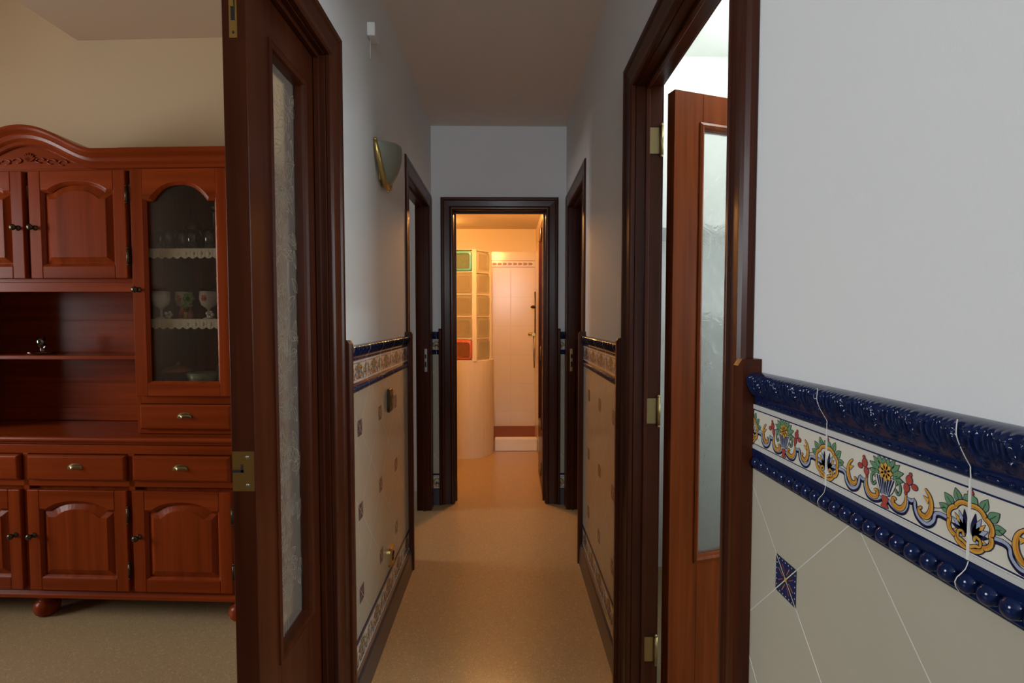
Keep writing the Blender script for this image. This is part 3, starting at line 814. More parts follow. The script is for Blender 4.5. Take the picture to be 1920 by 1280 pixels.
def dado(n, label, side, s0, s1, y0, j0, step, axis='Y', ins=True, z0=.906):
    f = mapper(side)
    t = thing('trim_%d' % n, label, 'wall tiles', kind=S)
    mt = diamond_tile('ivory_diamond_tile_%d' % n, axis, y0, z0, (.46, .425, .335), (.62, .59, .53))
    b = B(); box_f(b, f, s0, s1, .213, ZB, 0, TT, mt)
    if ins:
        k = math.floor((s0-y0)/.2828)
        while y0+.2828*k < s1:
            s = y0+.2828*k
            if s-.027 > s0 and s+.027 < s1:
                for r in range(3): inset(b, f, s, z0-.2828*r)
            k += 1
    b.build('tile_panel', t, fix=False)
    b = B(); moulding(b, f, s0, s1, j0, step); b.build('leaf_moulding', t)
    b = B(); listello(b, f, s0, s1, j0); b.build('painted_border', t, fix=False)
    b = B(); beads(b, f, s0, s1, j0); b.build('bead_moulding', t)
    b = B(); listello(b, f, s0, s1, j0, z0=.110, sc=1.28)
    box_f(b, f, s0, s1, .201, .213, 0, TT+.004, 'navy'); b.build('lower_border', t, fix=False)
    return t
def skirting(name, label, side, s0, s1):
    f = mapper(side); b = B()
    pr = [(0, 0), (0, .030), (.095, .026), (.106, .020), (.1095, .012), (.1095, 0)]
    b.grid([[f(s, z, t) for z, t in pr] for s in (s0, s1)], 'slate', closed=True, smooth=False, caps=True)
    return tag(b.build(name), label, 'skirting', kind=S)
e = .001
dado(8, 'ivory diamond tiled dado with blue moulding on the near right wall', 'R', -.15, R1[0]-CW-.031, .7245, .637, .0011, z0=.899)
dado(9, 'ivory tiled dado continuing behind the viewer on the right wall', 'R', YB, -.151, .7245, .637, .005, ins=False, z0=.899)
dado(10, 'tiled dado of the right corridor wall between the two doors', 'R', R1[1]+CW+.032, R2[0]-CW-.032, 1.915, 1.87, .0025)
dado(11, 'tiled dado of the left corridor wall under the sconce', 'L', L1[1]+CW+.032, L2[0]-CW-.032, 1.745, 1.64, .0025)
dado(12, 'narrow tiled dado strip left of the bathroom door', 'E', XL+e, E1[0]-CW-.019, -.49, -.47, .004, axis='X', ins=False)
dado(13, 'narrow tiled dado strip right of the bathroom door', 'E', E1[1]+CW+.019, XR-e, .38, .37, .004, axis='X', ins=False)
dado(14, 'tiled dado on the hall wall left of the viewer', 'L', YB, L1[0]-CW-.032, 0, 0, .006, ins=False)
skirting('baseboard_left', 'dark slate skirting along the left corridor wall', 'L', L1[1]+CW+.032, L2[0]-CW-.032)
skirting('baseboard_right', 'dark slate skirting along the right corridor wall', 'R', R1[1]+CW+.032, R2[0]-CW-.032)
skirting('baseboard_near', 'dark slate skirting under the near right dado', 'R', YB+.03, R1[0]-CW-.031)
skirting('baseboard_end_left', 'short dark skirting left of the bathroom door', 'E', XL+.001, E1[0]-CW-.019)
skirting('baseboard_end_right', 'short dark skirting right of the bathroom door', 'E', E1[1]+CW+.019, XR-.001)
o = B().box(-2.9, XL-W1-.03, YE-.012, YE-.001, 0, .09, 'china').build('baseboard_bedroom'); tag(o, 'pale beige skirting in the farther left room', 'skirting', kind=S)

# ------------------------------------------------------------------ wall fittings
# sconce
t = thing('wall_sconce', 'frosted glass and brass wall sconce high on the left corridor wall', 'lamp', (XL, 2.125, 1.79))
t.scale = (.85, .85, .85)
b = B(); rows = []
nz = 12
for i in range(nz+1):
    v = i/nz; z = .012+.165*v; r = .022+.098*math.sin(v*PI/2*.98)**.8
    rows.append([(r*.82*math.sin(a)+.006*(1-v)+.016*(1-v), -r*math.cos(a)*1.08, z+(.016*math.sin(a)*v)) for a in [PI*j/18 for j in range(19)]])
b.grid(rows, 'shade'); rows2 = [[(p[0]*.96, p[1]*.96, p[2]) for p in r] for r in rows]; b.grid(rows2, 'shade')
b.grid([rows[-1], rows2[-1]], 'shade'); b.build('shade', t)
for sgn in (-1, 1):
    path = []
    for i in range(13):
        v = i/12; z = .0+.185*v; r = .022+.098*math.sin(v*PI/2*.98)**.8
        path.append((.010+.024*(1-v), sgn*(r*1.08+.004)*(1 if i else .25), z))
    b = B(); b.tube(path, [.010]+[.0125]*9+[.011, .009, .008], 'brass', 10)
    b.ball((path[-1][0], path[-1][1], path[-1][2]+.002), .009, 'brass'); b.build('brass_arm', t)
b = B(); b.ball((.034, 0, .002), (.011, .012, .012), 'brass').ball((.034, 0, -.012), (.006, .006, .007), 'brass'); b.tube([(0.001, 0, .02), (.03, 0, .006)], .006, 'brass'); b.build('finial', t)
b = B(); b.box(.001, .012, -.05, .05, .03, .14, 'brass'); b.build('back_plate', t, bevel=.004)
# junction box with cord
t = thing('sensor_box', 'small white box with short cord high on the left wall', 'sensor', (XL, 1.965, 2.315))
B().box(.0005, .030, -.032, .032, -.024, .024, 'white_plastic').build('housing', t, bevel=.004)
b = B(); b.tube([(.006, 0, -.024), (.004, .002, -.055), (.004, -.001, -.09)], .0016, 'white_plastic', 6); b.build('cord', t)
# brass switch and socket on left dado
def brass_plate(name, label, cat, y, z, w, h, socket=False):
    t = thing(name, label, cat, (XL+TT, y, z))
    b = B(); out = []
    for k in range(24):
        a = 2*PI*k/24
        cx = max(-1, min(1, 1.25*math.cos(a))); cz = max(-1, min(1, 1.18*math.sin(a)))
        out.append((cx*w/2, cz*h/2))
    rows = [[(tt, p[0]*s_, p[1]*s_) for p in out] for tt, s_ in ((.0006, 1), (.006, 1), (.010, .93), (.011, .88))]
    b.grid(rows, 'brass' if socket else 'brass_dark', closed=True, smooth=False, caps=True); b.build('cover_plate', t)
    b = B()
    if socket:
        b.lathe([(.0, .0125), (.019, .0125), (.021, .012), (.021, .0105)], 'black', (0, 0, 0), 18, axis='x')
        for q in (-.009, .009): b.tube([(.012, q, 0), (.0135, q, 0)], .003, 'brass', 8)
        b.build('socket_face', t)
    else:
        b.box(.011, .0135, -w*.22, w*.22, -h*.26, h*.26, 'brass_dark'); b.build('rocker', t, bevel=.002)
    return t
brass_plate('light_switch', 'antique brass light switch on the left tiled dado', 'switch', 2.185, 1.27-.152*2.185/ .98*1.0, .085, .085*1.15)
brass_plate('wall_socket', 'brass wall socket low on the left tiled dado', 'socket', 2.185, .268, .08, .08, True)

# ------------------------------------------------------------------ sideboard (local: x from 0 at its right edge to -W, y depth, z up)
CX = -.92; WT = 1.84
def arch_outline(x0, x1, z0, zs_, zt, m=0, e=.028, n=14):
    x0 += m; x1 -= m; z0 += m; zs_ -= m; zt -= m
    e2 = e
    pts = [(x0, z0), (x1, z0), (x1, zs_), (x1-e2, zs_)]
    w = (x1-x0-2*e2)/2; cx = (x0+x1)/2; hh = zt-zs_
    for k in range(n+1):
        u = 1-2*k/n
        s_ = (1-abs(u)**2.6)
        pts.append((cx+w*u*.985, zs_+hh*s_))
    pts += [(x0+e2, zs_), (x0, zs_)]
    return pts
def panel_door(parent, name, x0, x1, z0, z1, yf, arch=True, knob=None, glass=False, hingeside=None):
    """door with raised cathedral panel; front face at yf, 22 mm thick"""
    st = .052; T = .022
    b = B(); gx0, gx1 = x0+st, x1-st; gz0 = z0+st; zs_ = z1-st-.028 if not glass else z1-.12; zt = z1-st+.006 if not glass else z1-.055
    b.box(x0, gx0, yf, yf+T, z0, z1, 'pine').box(gx1, x1, yf, yf+T, z0, z1, 'pine').box(gx0, gx1, yf, yf+T, z0, gz0, 'pine_h')
    ao = arch_outline(gx0, gx1, gz0, zs_, zt)
    top = [p for p in ao[2:]]
    poly = [(gx0, z1), (gx1, z1)]+top
    b.prism(poly, 'y', yf, yf+T, 'pine_h')
    d = b.build(name, parent, bevel=.003)
    # inner sticking
    m = B(); rows = []
    for mm, yy in ((0, yf+.001), (.004, yf+.004), (.010, yf+.010), (.010, yf+.014)):
        rows.append([(p[0], yy, p[1]) for p in arch_outline(gx0, gx1, gz0, zs_, zt, mm)])
    m.grid(rows, 'pine', closed=True, smooth=False)
    if glass:
        m.build('glazing_bead', d)
        g = B(); g.box(gx0, gx1, yf+.014, yf+.017, gz0, zt, 'pane'); g.build('glass_pane', d)
    else:
        rows = []
        for mm, yy in ((.010, yf+.014), (.014, yf+.013), (.034, yf+.004), (.036, yf+.0015), (.040, yf+.0015)):
            rows.append([(p[0], yy, p[1]) for p in arch_outline(gx0, gx1, gz0, zs_, zt, mm)])
        m.grid(rows, 'pine', closed=True, smooth=False)
        n = m.add(rows[-1]); m.face(list(range(n, n+len(rows[-1]))), 'pine')
        m.build('raised_panel', d)
    if knob:
        k = B(); kx, kz = knob
        k.lathe([(.0, .0), (.011, .0), (.011, .003), (.006, .006), (.005, .012), (.010, .017), (.013, .022), (.011, .028), (.005, .031), (.0, .0315)], 'brass_dark', (kx, yf, kz), 16, axis='y')
        k.build('knob', d)
    if hingeside:
        for z in (z0+.09, z1-.10):
            hx = x1+.006 if hingeside == 'r' else x0-.006
            h = B(); h.tube([(hx, yf-.003, z-.03), (hx, yf-.003, z+.03)], .005, 'brass_dark', 8); h.ball((hx, yf-.003, z+.034), .004, 'brass_dark', 8, 6).ball((hx, yf-.003, z-.034), .004, 'brass_dark', 8, 6)
            h.build('hinge', d)
    return d
def drawer(parent, x0, x1, z0, z1, yf):
    b = B(); T = .022
    rows = []
    for mm, yy in ((0, yf+T), (0, yf+.006), (.006, yf+.001), (.010, yf), ):
        rows.append([(x0+mm, yy, z0+mm), (x1-mm, yy, z0+mm), (x1-mm, yy, z1-mm), (x0+mm, yy, z1-mm)])
    b.grid(rows, 'pine_h', closed=True, smooth=False, caps=True)
    d = b.build('drawer', parent)
    c = B(); cx = (x0+x1)/2; cz = (z0+z1)/2+.004; rows = []
    for i in range(9):
        v = i/8*PI/2            # quarter dome cup, open below
        rows.append([(cx+.030*math.cos(a)*math.cos(v), yf-.001-.020*math.sin(v)*max(0.0, math.sin(a))**.6, cz-.008+.020*math.sin(a)*math.cos(v)+.002) for a in [PI*j/14 for j in range(15)]])
    c.grid(rows, 'brass_old')
    c.prism([(cx-.033, cz-.008), (cx+.033, cz-.008), (cx+.030, cz+.006), (cx+.018, cz+.014), (cx, cz+.0165), (cx-.018, cz+.014), (cx-.030, cz+.006)], 'y', yf-.002, yf+.0005, 'brass_old')
    c.build('cup_pull', d)
    return d
sb = thing('sideboard', 'long honey brown pine sideboard base with three visible doors and brass pulls', 'sideboard', (-1.085, 2.13, 0), RZ)
D = .36
b = B()
ZP = .098
b.box(-WT, 0, .024, D, ZP+.03, .748, 'pine')
b.box(-WT-.0, 0, .005, .024, ZP+.03, .155, 'pine_h'); b.box(-WT, 0, .005, .024, .575, .60, 'pine_h'); b.box(-WT, 0, .005, .024, .712, .748, 'pine_h')
for x0, x1 in ((-.035, 0), (-.478, -.452), (-.932, -.908), (-1.388, -1.362), (-1.84, -1.805)): b.box(x0, x1, .005, .024, .155, .712, 'pine')
b.build('carcass', sb, bevel=.001)
def moulded_edge(z0, z1, over, x0, x1, y0, y1, prof):
    rows = []
    for d, z in prof: rows.append([(x0-d, y1, z), (x0-d, y0-d, z), (x1+d, y0-d, z), (x1+d, y1, z)])
    return rows
b = B(); rows = moulded_edge(0, 0, 0, -WT, 0, .012, D, [(0, .7485), (.004, .752), (.006, .758), (.016, .762), (.022, .768), (.024, .774), (.022, .780), (.016, .783)])
b.grid(rows, 'pine_h', closed=True, smooth=False, caps=True); b.build('worktop', sb)
b = B(); rows = moulded_edge(0, 0, 0, -WT, 0, .005, D, [(.006, ZP), (.010, ZP+.004), (.010, ZP+.016), (.004, ZP+.022), (0, ZP+.0295)])
b.grid(rows, 'pine_h', closed=True, smooth=False, caps=True); b.build('plinth', sb)
foot = [(.0, 0), (.030, 0), (.040, .010), (.046, .025), (.047, .040), (.042, .056), (.030, .066), (.024, .072), (.032, .080), (.034, .0975), (0, .0975)]
for x in (-.045, -.90, -1.795):
    for y in (.055, .30):
        b = B(); b.lathe(foot, 'pine', (x, y, 0), 22); b.build('bun_foot', sb)
zb0, zb1 = .139, .562
panel_door(sb, 'door', -.455, -.037, zb0, zb1, -.012, knob=(-.429, .372), hingeside='r')
panel_door(sb, 'door', -.905, -.478, zb0, zb1, -.012, knob=(-.880, .372), hingeside='r')
panel_door(sb, 'door', -1.362, -.935, zb0, zb1, -.012, knob=(-.960, .372), hingeside='l')
panel_door(sb, 'door', -1.803, -1.385, zb0, zb1, -.012, knob=(-1.411, .372), hingeside='l')
for x0, x1 in ((-.455, -.037), (-.905, -.478), (-1.362, -.935), (-1.803, -1.385)): drawer(sb, x0+.004, x1-.004, .603, .708, -.012)
# hutch
HY = .070; HB = .775
hu = thing('display_hutch', 'arched pine hutch standing on the sideboard with a glass door tower', 'cabinet', lw(0, 0, .7842), RZ)
def Z(z): return z-.7842
HD = D-.005
def towers(b, xa, xb, inner):    # open front cabinet box between xa<xb
    b.box(xa, xa+.018, HY, HD, Z(.785), Z(1.92), 'pine'); b.box(xb-.018, xb, HY, HD, Z(.785), Z(1.92), 'pine')
    b.box(xa+.018, xb-.018, HD-.012, HD, Z(.785), Z(1.92), 'pine')
    b.box(xa+.018, xb-.018, HY+.02, HD-.012, Z(.925), Z(.943), 'pine_h'); b.box(xa+.018, xb-.018, HY, HD-.012, Z(1.90), Z(1.92), 'pine_h')
    b.box(xa+.018, xb-.018, HY, HY+.02, Z(.785), Z(.805), 'pine_h'); b.box(xa+.018, xb-.018, HY, HY+.02, Z(.912), Z(.945), 'pine_h')
b = B()
towers(b, -.483, -.008, 0); towers(b, -1.832, -1.357, 0)
# centre: upper cupboard box, sides shared with the towers, back board with planks
b.box(-1.356, -.484, HY+.001, HD-.02, Z(1.425), Z(1.445), 'pine_h'); b.box(-1.356, -.484, HY, HD-.02, Z(1.90), Z(1.92), 'pine_h')
b.box(-1.356, -.484, HY, HY+.018, Z(1.385), Z(1.4245), 'pine_h')
b.box(-.931, -.909, HY, HY+.018, Z(1.446), Z(1.899), 'pine')
b.box(-1.356, -.484, HY-.002, HY+.018, Z(1.885), Z(1.8995), 'pine_h')
for k, (z0, z1) in enumerate(((.845, .965), (.97, 1.10), (1.105, 1.26), (1.265, 1.424))): b.box(-1.356, -.484, HD-.012, HD, Z(z0), Z(z1), 'pine_h')
b.box(-1.356, -.484, HD-.016, HD-.003, Z(.785), Z(.845), 'pine_h'); b.box(-1.356, -.484, HD-.008, HD-.001, Z(.84), Z(1.424), 'pine_h')
b.build('carcass', hu, bevel=.001)
B().box(-1.355, -.485, HY+.05, HD-.014, Z(1.093), Z(1.111), 'pine_h').build('shelf', hu, bevel=.004)
panel_door(hu, 'door', -.907, -.490, Z(1.440), Z(1.885), HY-.022, knob=(-.883, Z(1.65)), hingeside='r')
panel_door(hu, 'door', -1.350, -.933, Z(1.440), Z(1.885), HY-.022, knob=(-.957, Z(1.65)), hingeside='l')
panel_door(hu, 'glass_door', -.470, -.056, Z(.948), Z(1.888), HY-.022, knob=(-.446, Z(1.392)), glass=True, hingeside='r')
panel_door(hu, 'glass_door', -1.778, -1.370, Z(.948), Z(1.888), HY-.022, knob=(-1.394, Z(1.392)), glass=True, hingeside='l')
drawer(hu, -.460, -.066, Z(.806), Z(.911), HY-.022); drawer(hu, -1.774, -1.38, Z(.806), Z(.911), HY-.022)
for xa in (-.465, -1.814):
    for z in (1.556, 1.258):
        B().box(xa+.001, xa+.438, HY+.030, HD-.013, Z(z), Z(z+.012), 'pine_h').build('shelf', hu)
# cornice with arch
CP = [(0, 0), (.006, .004), (.006, .018), (.016, .028), (.020, .040), (.020, .046), (.034, .058), (.040, .066), (.040, .076), (0, .076)]
for xa, xb in ((-.486, -.0), (-1.84, -1.354)):
    b = B()
    rows = [[(xa-d*.3, HD, Z(1.893+z)), (xa-d*.3, HY-.003-d, Z(1.893+z)), (xb+d*.3, HY-.003-d, Z(1.893+z)), (xb+d*.3, HD, Z(1.893+z))] for d, z in CP]
    b.grid(rows, 'pine_h', closed=True, smooth=False, caps=True)
    b.build('cornice', hu)
b = B()
def arch_z(x):
    u = abs(x-CX)/.31
    return .100*(.5+.5*math.cos(PI*min(u, 1)))if u < 1 else 0
xs = [-1.353+(.866)*i/60 for i in range(61)]
rows = []
for x in xs:
    dz = arch_z(x); sl = (arch_z(x+.001)-arch_z(x-.001))/.002
    nl = math.hypot(1, sl)
    rows.append([(x-sl/nl*(z)*.5, HY-.004-d*.9, Z(1.893+dz+z)) for d, z in CP]+[(x, HD-.1, Z(1.893+dz+.076)), (x, HD-.1, Z(1.893+dz))])
b.grid(rows, 'pine_h', closed=True, smooth=False, caps=True); b.build('arched_cornice', hu)
b = B(); out = [(CX-.30, Z(1.8995)), (CX+.30, Z(1.8995))]+[(x, Z(1.902+arch_z(x))) for x in [CX+.30-.6*i/30 for i in range(31)]]
b.prism(out, 'y', HY+.002, HY+.012, 'pine_h')
tymp = b.build('tympanum', hu)
b = B()
for k in range(-3, 4):   # carved fan and scrolls
    a = PI/2+k*.36
    L = .036
    pts = leafshape(CX, Z(1.93), L, .010, a)
    b.prism(pts, 'y', HY-.003, HY+.002, 'pine')
for sg in (-1, 1):
    for q in range(3):
        b.tube([(CX+sg*(.05+.05*q+.02*math.cos(a)), HY, Z(1.934-.006*q)+.010*math.sin(a)) for a in [2*PI*j/14 for j in range(12)]], .0025, 'pine', 6)
b.build('carving', tymp)

# ------------------------------------------------------------------ things kept in the hutch (world placing through lw)
def at(u, w, z):
    return lw(u, w, z)
def tumbler_mesh(r, h, mat='glassware'):
    b = B(); b.lathe([(0, .004), (r*.8, .004), (r, h), (r-.002, h), (r*.8-.002, .008), (0, .008)], mat, (0, 0, 0), 18); b.lathe([(0, 0), (r*.8, 0), (r*.8, .004)], mat, (0, 0, 0), 18)
    return b
base = 1.5685
spots = [(.433, .17, 'short clear tumbler at the far left of the top lace shelf'), (.383, .15, 'clear tumbler second from left on the top lace shelf'),
         (.328, .16, 'clear tumbler in front of the amber bottle on the top shelf'), (.275, .15, 'clear tumbler right of the amber bottle on the top shelf'),
         (.235, .19, 'bright cut tumbler left of the crystal decanter'), (.192, .14, 'sparkling tumbler at the far right of the top lace shelf')]
proto = None
for u, w, lab in spots:
    if proto is None: proto = tumbler_mesh(.026, .085).build('tumbler'); o = proto
    else: o = proto.copy(); COL.objects.link(o)
    o.location = at(u, w, base); tag(o, lab, 'glass', 'tumblers on the top shelf of the hutch')
t = thing('liqueur_bottle', 'dark bottle with amber band at the middle of the top shelf', 'bottle', at(.340, .25, base))
B().lathe([(0, 0), (.032, 0), (.034, .004), (.034, .11), (.028, .13), (.012, .15), (.011, .19), (0, .19)], 'brown_glaze', (0, 0, 0), 18).build('body', t)
B().lathe([(.0345, .085), (.0345, .10)], 'yellow', (0, 0, 0), 18).build('amber_band', t)  # amber ring round the bottle body
t = thing('decanter', 'tall crystal decanter with gold stopper at the right of the top shelf', 'decanter', at(.255, .27, base))
B().lathe([(0, 0), (.03, 0), (.034, .01), (.030, .08), (.012, .12), (.009, .18), (.013, .195), (.011, .196), (.007, .18), (.010, .12), (.028, .08), (.03, .012), (0, .006)], 'glassware', (0, 0, 0), 18).build('body', t)
b = B(); b.ball((0, 0, .207), .012, 'brass').lathe([(0, .185), (.006, .185), (.007, .198)], 'brass', (0, 0, 0), 12); b.build('stopper', t)
base = 1.2705
def goblet(mat, r=.036, h=.12):
    b = B(); b.lathe([(0, 0), (.024, 0), (.024, .003), (.006, .010), (.005, .04), (.012, .048), (r*.8, .06), (r, .085), (r*.98, h), (r*.94, h), (r*.96-.003, .085), (r*.7, .062), (0, .055)], mat, (0, 0, 0), 20); return b
for u, w, lab, fl in ((.425, .15, 'plain white footed china cup at the left of the middle shelf', 0), (.362, .21, 'white footed cup painted with an orange flower left of the green figurine', 1), (.222, .165, 'white footed cup painted with an orange flower at the right of the middle shelf', 1)):
    t = thing('footed_cup', lab, 'cup', at(u, w, base), RZ, 'white footed cups on the middle shelf')
    goblet('china').build('bowl', t)
    if fl:
        b = B()
        for k in range(6):
            a = 2*PI*k/6; b.ball((.006*math.cos(a), -.0355, .090+.008*math.sin(a)), (.006, .003, .006), 'orange' if k % 2 else 'red', 8, 6)
        b.build('painted_flower', t)
for u, w, r, h, lab in ((.412, .29, .028, .14, 'clear stemmed glass behind the painted cup on the middle shelf'), (.315, .29, .026, .14, 'clear stemmed glass behind the green figurine')):
    o = goblet('glassware', r, h).build('wine_glass', loc=at(u, w, base)); tag(o, lab, 'glass')
o = B().lathe([(0, 0), (.03, 0), (.034, .004), (.058, .04), (.064, .066), (.061, .066), (.055, .04), (.03, .008), (0, .008)], 'glassware', (0, 0, 0), 24).build('crystal_bowl', loc=at(.20, .245, base+.08)); tag(o, 'tilted crystal bowl raised behind the right painted cup', 'bowl')
o.rotation_euler = (math.radians(8), math.radians(14), 0)
o.location = at(.225, .268, base+.077)
o = B().lathe([(0, 0), (.04, 0), (.04, .003), (.02, .01), (.018, .05), (.024, .062), (0, .064)], 'glassware', (0, 0, 0), 20).build('glass_stand', loc=at(.225, .268, base)); tag(o, 'clear glass stand under the tilted crystal bowl', 'stand')
t = thing('figurine', 'small pink and yellow figurine topped by bright green flower', 'figurine', at(.300, .155, base), RZ)
b = B(); b.tube([(-.0, 0, .004), (.004, 0, .03), (.002, 0, .06)], [.012, .010, .011], 'fig_pink', 10); b.tube([(-.02, 0, .004), (-.018, 0, .03)], [.009, .011], 'yellow', 10); b.tube([(-.045, 0, .008), (-.036, 0, .03), (-.030, 0, .055)], [.008, .012, .010], 'red', 10); b.build('body', t)
b = B()
for k in range(6):
    a = 2*PI*k/6; b.ball((-.004+.016*math.cos(a), -.002, .088+.016*math.sin(a)), (.010, .008, .010), 'fig_green', 10, 8)
b.ball((-.004, -.008, .088), .007, 'brass_dark', 8, 6); b.tube([(-.03, 0, .055), (-.01, 0, .062), (0, 0, .075)], .010, 'fig_green', 8); b.build('flower_head', t)
for u, w, lab, m in ((.375, .125, 'small white porcelain flower in front left of the middle shelf', 'china'), (.185, .115, 'small white porcelain flower in the right front corner of the middle shelf', 'china')):
    b = B()
    for k in range(5):
        a = 2*PI*k/5; b.ball((.011*math.cos(a), .004*math.sin(a*2), .018+.010*math.sin(a)), (.008, .007, .008), m, 8, 6)
    b.lathe([(0, 0), (.012, 0), (.004, .014)], 'china_green', (0, 0, 0), 10)
    o = b.build('porcelain_flower', loc=at(u, w, base)); tag(o, lab, 'ornament')
base = .9435
t = thing('casserole_pot', 'dark brown earthenware pot at the left of the bottom glazed shelf', 'pot', at(.392, .20, base+.0), RZ)
t.scale = (.82, .82, .86)
B().lathe([(0, 0), (.045, 0), (.068, .03), (.075, .07), (.066, .10), (.07, .108), (0, .108)], 'brown_glaze', (0, 0, 0), 24).build('body', t)
B().lathe([(.072, .108), (.071, .116), (.05, .130), (.012, .140), (.010, .148), (.016, .158), (0, .164)], 'terracotta', (0, 0, 0), 24).build('lid', t)
b = B(); b.tube([(.066, 0, .09), (.080, -.002, .093), (.081, -.002, .065), (.066, 0, .05)], .007, 'brown_glaze', 8); b.build('handle', t)
o = B().lathe([(0, 0), (.028, 0), (.05, .03), (.062, .07), (.060, .07), (.047, .032), (.026, .005), (0, .005)], 'china_green', (0, 0, 0), 24).build('serving_bowl', loc=at(.262, .17, base+.022)); tag(o, 'pale green bowl in the middle of the bottom glazed shelf', 'bowl')
o = B().lathe([(0, 0), (.045, 0), (.054, .012), (.063, .018), (.061, .020), (.052, .014), (.044, .003), (0, .003)], 'china', (0, 0, 0), 28).build('plate', loc=at(.262, .17, base)); tag(o, 'white plate under the pale green bowl', 'plate')
o = B().lathe([(0, 0), (.025, 0), (.045, .025), (.052, .045), (.050, .045), (.042, .026), (.023, .004), (0, .004)], 'china', (0, 0, 0), 24).build('small_bowl', loc=at(.146, .135, base)); tag(o, 'small white bowl at the right front of the bottom glazed shelf', 'bowl')
o = B().lathe([(0, 0), (.05, 0), (.085, .010), (.084, .013), (.05, .004), (0, .004)], 'china_green', (0, 0, 0), 28).build('standing_plate', loc=at(.19, .30, base+.082)); o.rotation_euler = (math.radians(78), 0, RZ)
tag(o, 'pale plate leaning upright at the right back of the bottom shelf', 'plate')
# lace edging
for z, lab in ((1.5685, 'scalloped cream lace edging on the top glazed shelf'), (1.2705, 'scalloped cream lace edging on the middle glazed shelf')):
    b = B(); n = 130; x0, x1 = -.463, -.030; rows = []
    for i in range(n+1):
        x = x0+(x1-x0)*i/n; sc = abs(math.sin((x-x0)*PI/.034))
        rows.append([(x, HY+.10, .0006), (x, HY+.028, .0006), (x, HY+.0265, -.002), (x, HY+.026+.001*math.sin(x*400), -.022), (x, HY+.0255, -.034-.009*sc)])
    b.grid(rows, 'lace', smooth=True)
    for i in range(13):
        cx = x0+.017+.034*i
        b.ball((cx, HY+.025, -.022), (.008, .0012, .008), 'lace', 10, 6)
    o = b.build('lace_edging', loc=lw(0, 0, z-.0002), rotz=RZ); tag(o, lab, 'lace edging')
o = B().lathe([(0, 0), (.04, 0), (.06, .01), (.055, .012), (.035, .006), (.008, .01), (.007, .03), (.018, .04), (.02, .075), (.018, .075), (.015, .042), (0, .036)], 'glassware', (0, 0, 0), 22).build('glass_candle_holder', loc=at(1.02, .20, 1.1115)); tag(o, 'clear glass dish and cup on the open niche shelf', 'glass dish')

# ------------------------------------------------------------------ kitchen glimpsed through the right doorway
t = thing('refrigerator', 'white refrigerator blurred behind the rippled kitchen door glass', 'refrigerator', (1.22, 2.30, 0))
b = B().box(-.28, .28, -.26, .31, .03, 1.28, 'enamel'); b.build('cabinet', t, bevel=.01)
B().box(-.28, .28, -.30, -.262, .90, 1.275, 'enamel').build('freezer_door', t, bevel=.008)
B().box(-.28, .28, -.30, -.262, .06, .885, 'enamel').build('fridge_door', t, bevel=.008)
for x in (-.22, .22):
    for y in (-.2, .25): B().lathe([(0, 0), (.02, 0), (.02, .03), (0, .03)], 'black', (x, y, 0), 12).build('foot', t)
for z0, z1 in ((.93, 1.1), (.62, .84)):
    b = B(); b.tube([(-.24, -.302, z0), (-.24, -.33, z0+.01), (-.24, -.33, z1-.01), (-.24, -.302, z1)], .008, 'white_plastic', 8); b.build('handle', t)
t = thing('wall_cabinet', 'white kitchen wall cabinet blurred behind the upper door glass', 'cabinet', (1.22, 2.29, 1.66))
B().box(-.58, .58, .0, .328, 0, .70, 'pleat').build('carcass', t)
for x0, x1 in ((-.578, -.003), (.003, .578)):
    d = B().box(x0, x1, -.02, -.001, .003, .697, 'pleat').build('door', t, bevel=.003)
    b = B(); b.lathe([(0, 0), (.006, 0), (.005, .012), (.012, .02), (.010, .026), (0, .028)], 'steel', (x1-.03 if x0 < 0 else x0+.03, -.02, .06), 12, axis='y'); b.build('knob', d)
for x, r, h, mat, lab in ((1.06, .06, .2, 'brown_glaze', 'dark brown jar on top of the refrigerator, leftmost'), (1.2, .07, .16, 'terracotta', 'terracotta jar in the middle of the refrigerator top'), (1.36, .06, .22, 'steel', 'grey metal canister on the refrigerator, rightmost')):
    o = B().lathe([(0, 0), (r*.8, 0), (r, .02), (r, h*.75), (r*.7, h*.85), (r*.7, h), (0, h)], mat, (0, 0, 0), 20).build('storage_jar', loc=(x, 2.25, 1.2805)); tag(o, lab, 'jar', 'jars on the refrigerator')
t = thing('ceiling_light', 'lit fluorescent tube fitting on the kitchen ceiling', 'lamp', (1.2, 1.75, ZC))
B().box(-.05, .05, -.6, .6, -.05, -.0005, 'enamel').build('housing', t, bevel=.004)
b = B(); b.tube([(0, -.58, -.068), (0, .58, -.068)], .013, 'tube', 12); b.build('tube', t)
# windows
def window(n, label, wallx0, wallx1, axis, u0, u1, z0, z1, mull=1):
    t = thing('window_%d' % n, label, 'window', kind=S)
    b = B(); w = .05; m_ = (wallx0+wallx1)/2
    def bx(bb, a, c, za, zb, q0, q1, mat):
        if axis == 'x': bb.box(q0, q1, a, c, za, zb, mat)
        else: bb.box(a, c, q0, q1, za, zb, mat)
    q = (m_-.025, m_+.025)
    e_ = .001
    bx(b, u0+e_, u0+w, z0+e_, z1-e_, *q, 'enamel'); bx(b, u1-w, u1-e_, z0+e_, z1-e_, *q, 'enamel'); bx(b, u0+w, u1-w, z0+e_, z0+w, *q, 'enamel'); bx(b, u0+w, u1-w, z1-w, z1-e_, *q, 'enamel')
    for k in range(mull):
        c = u0+(u1-u0)*(k+1)/(mull+1); bx(b, c-.025, c+.025, z0+w, z1-w, *q, 'enamel')
    b.build('window_frame', t)
    g = B(); bx(g, u0+w, u1-w, z0+w, z1-w, m_-.003, m_+.003, 'win_pane'); g.build('pane', t)
window(1, 'kitchen window giving daylight', 3.1, 3.2, 'x', .35, 2.25, .95, 2.25)
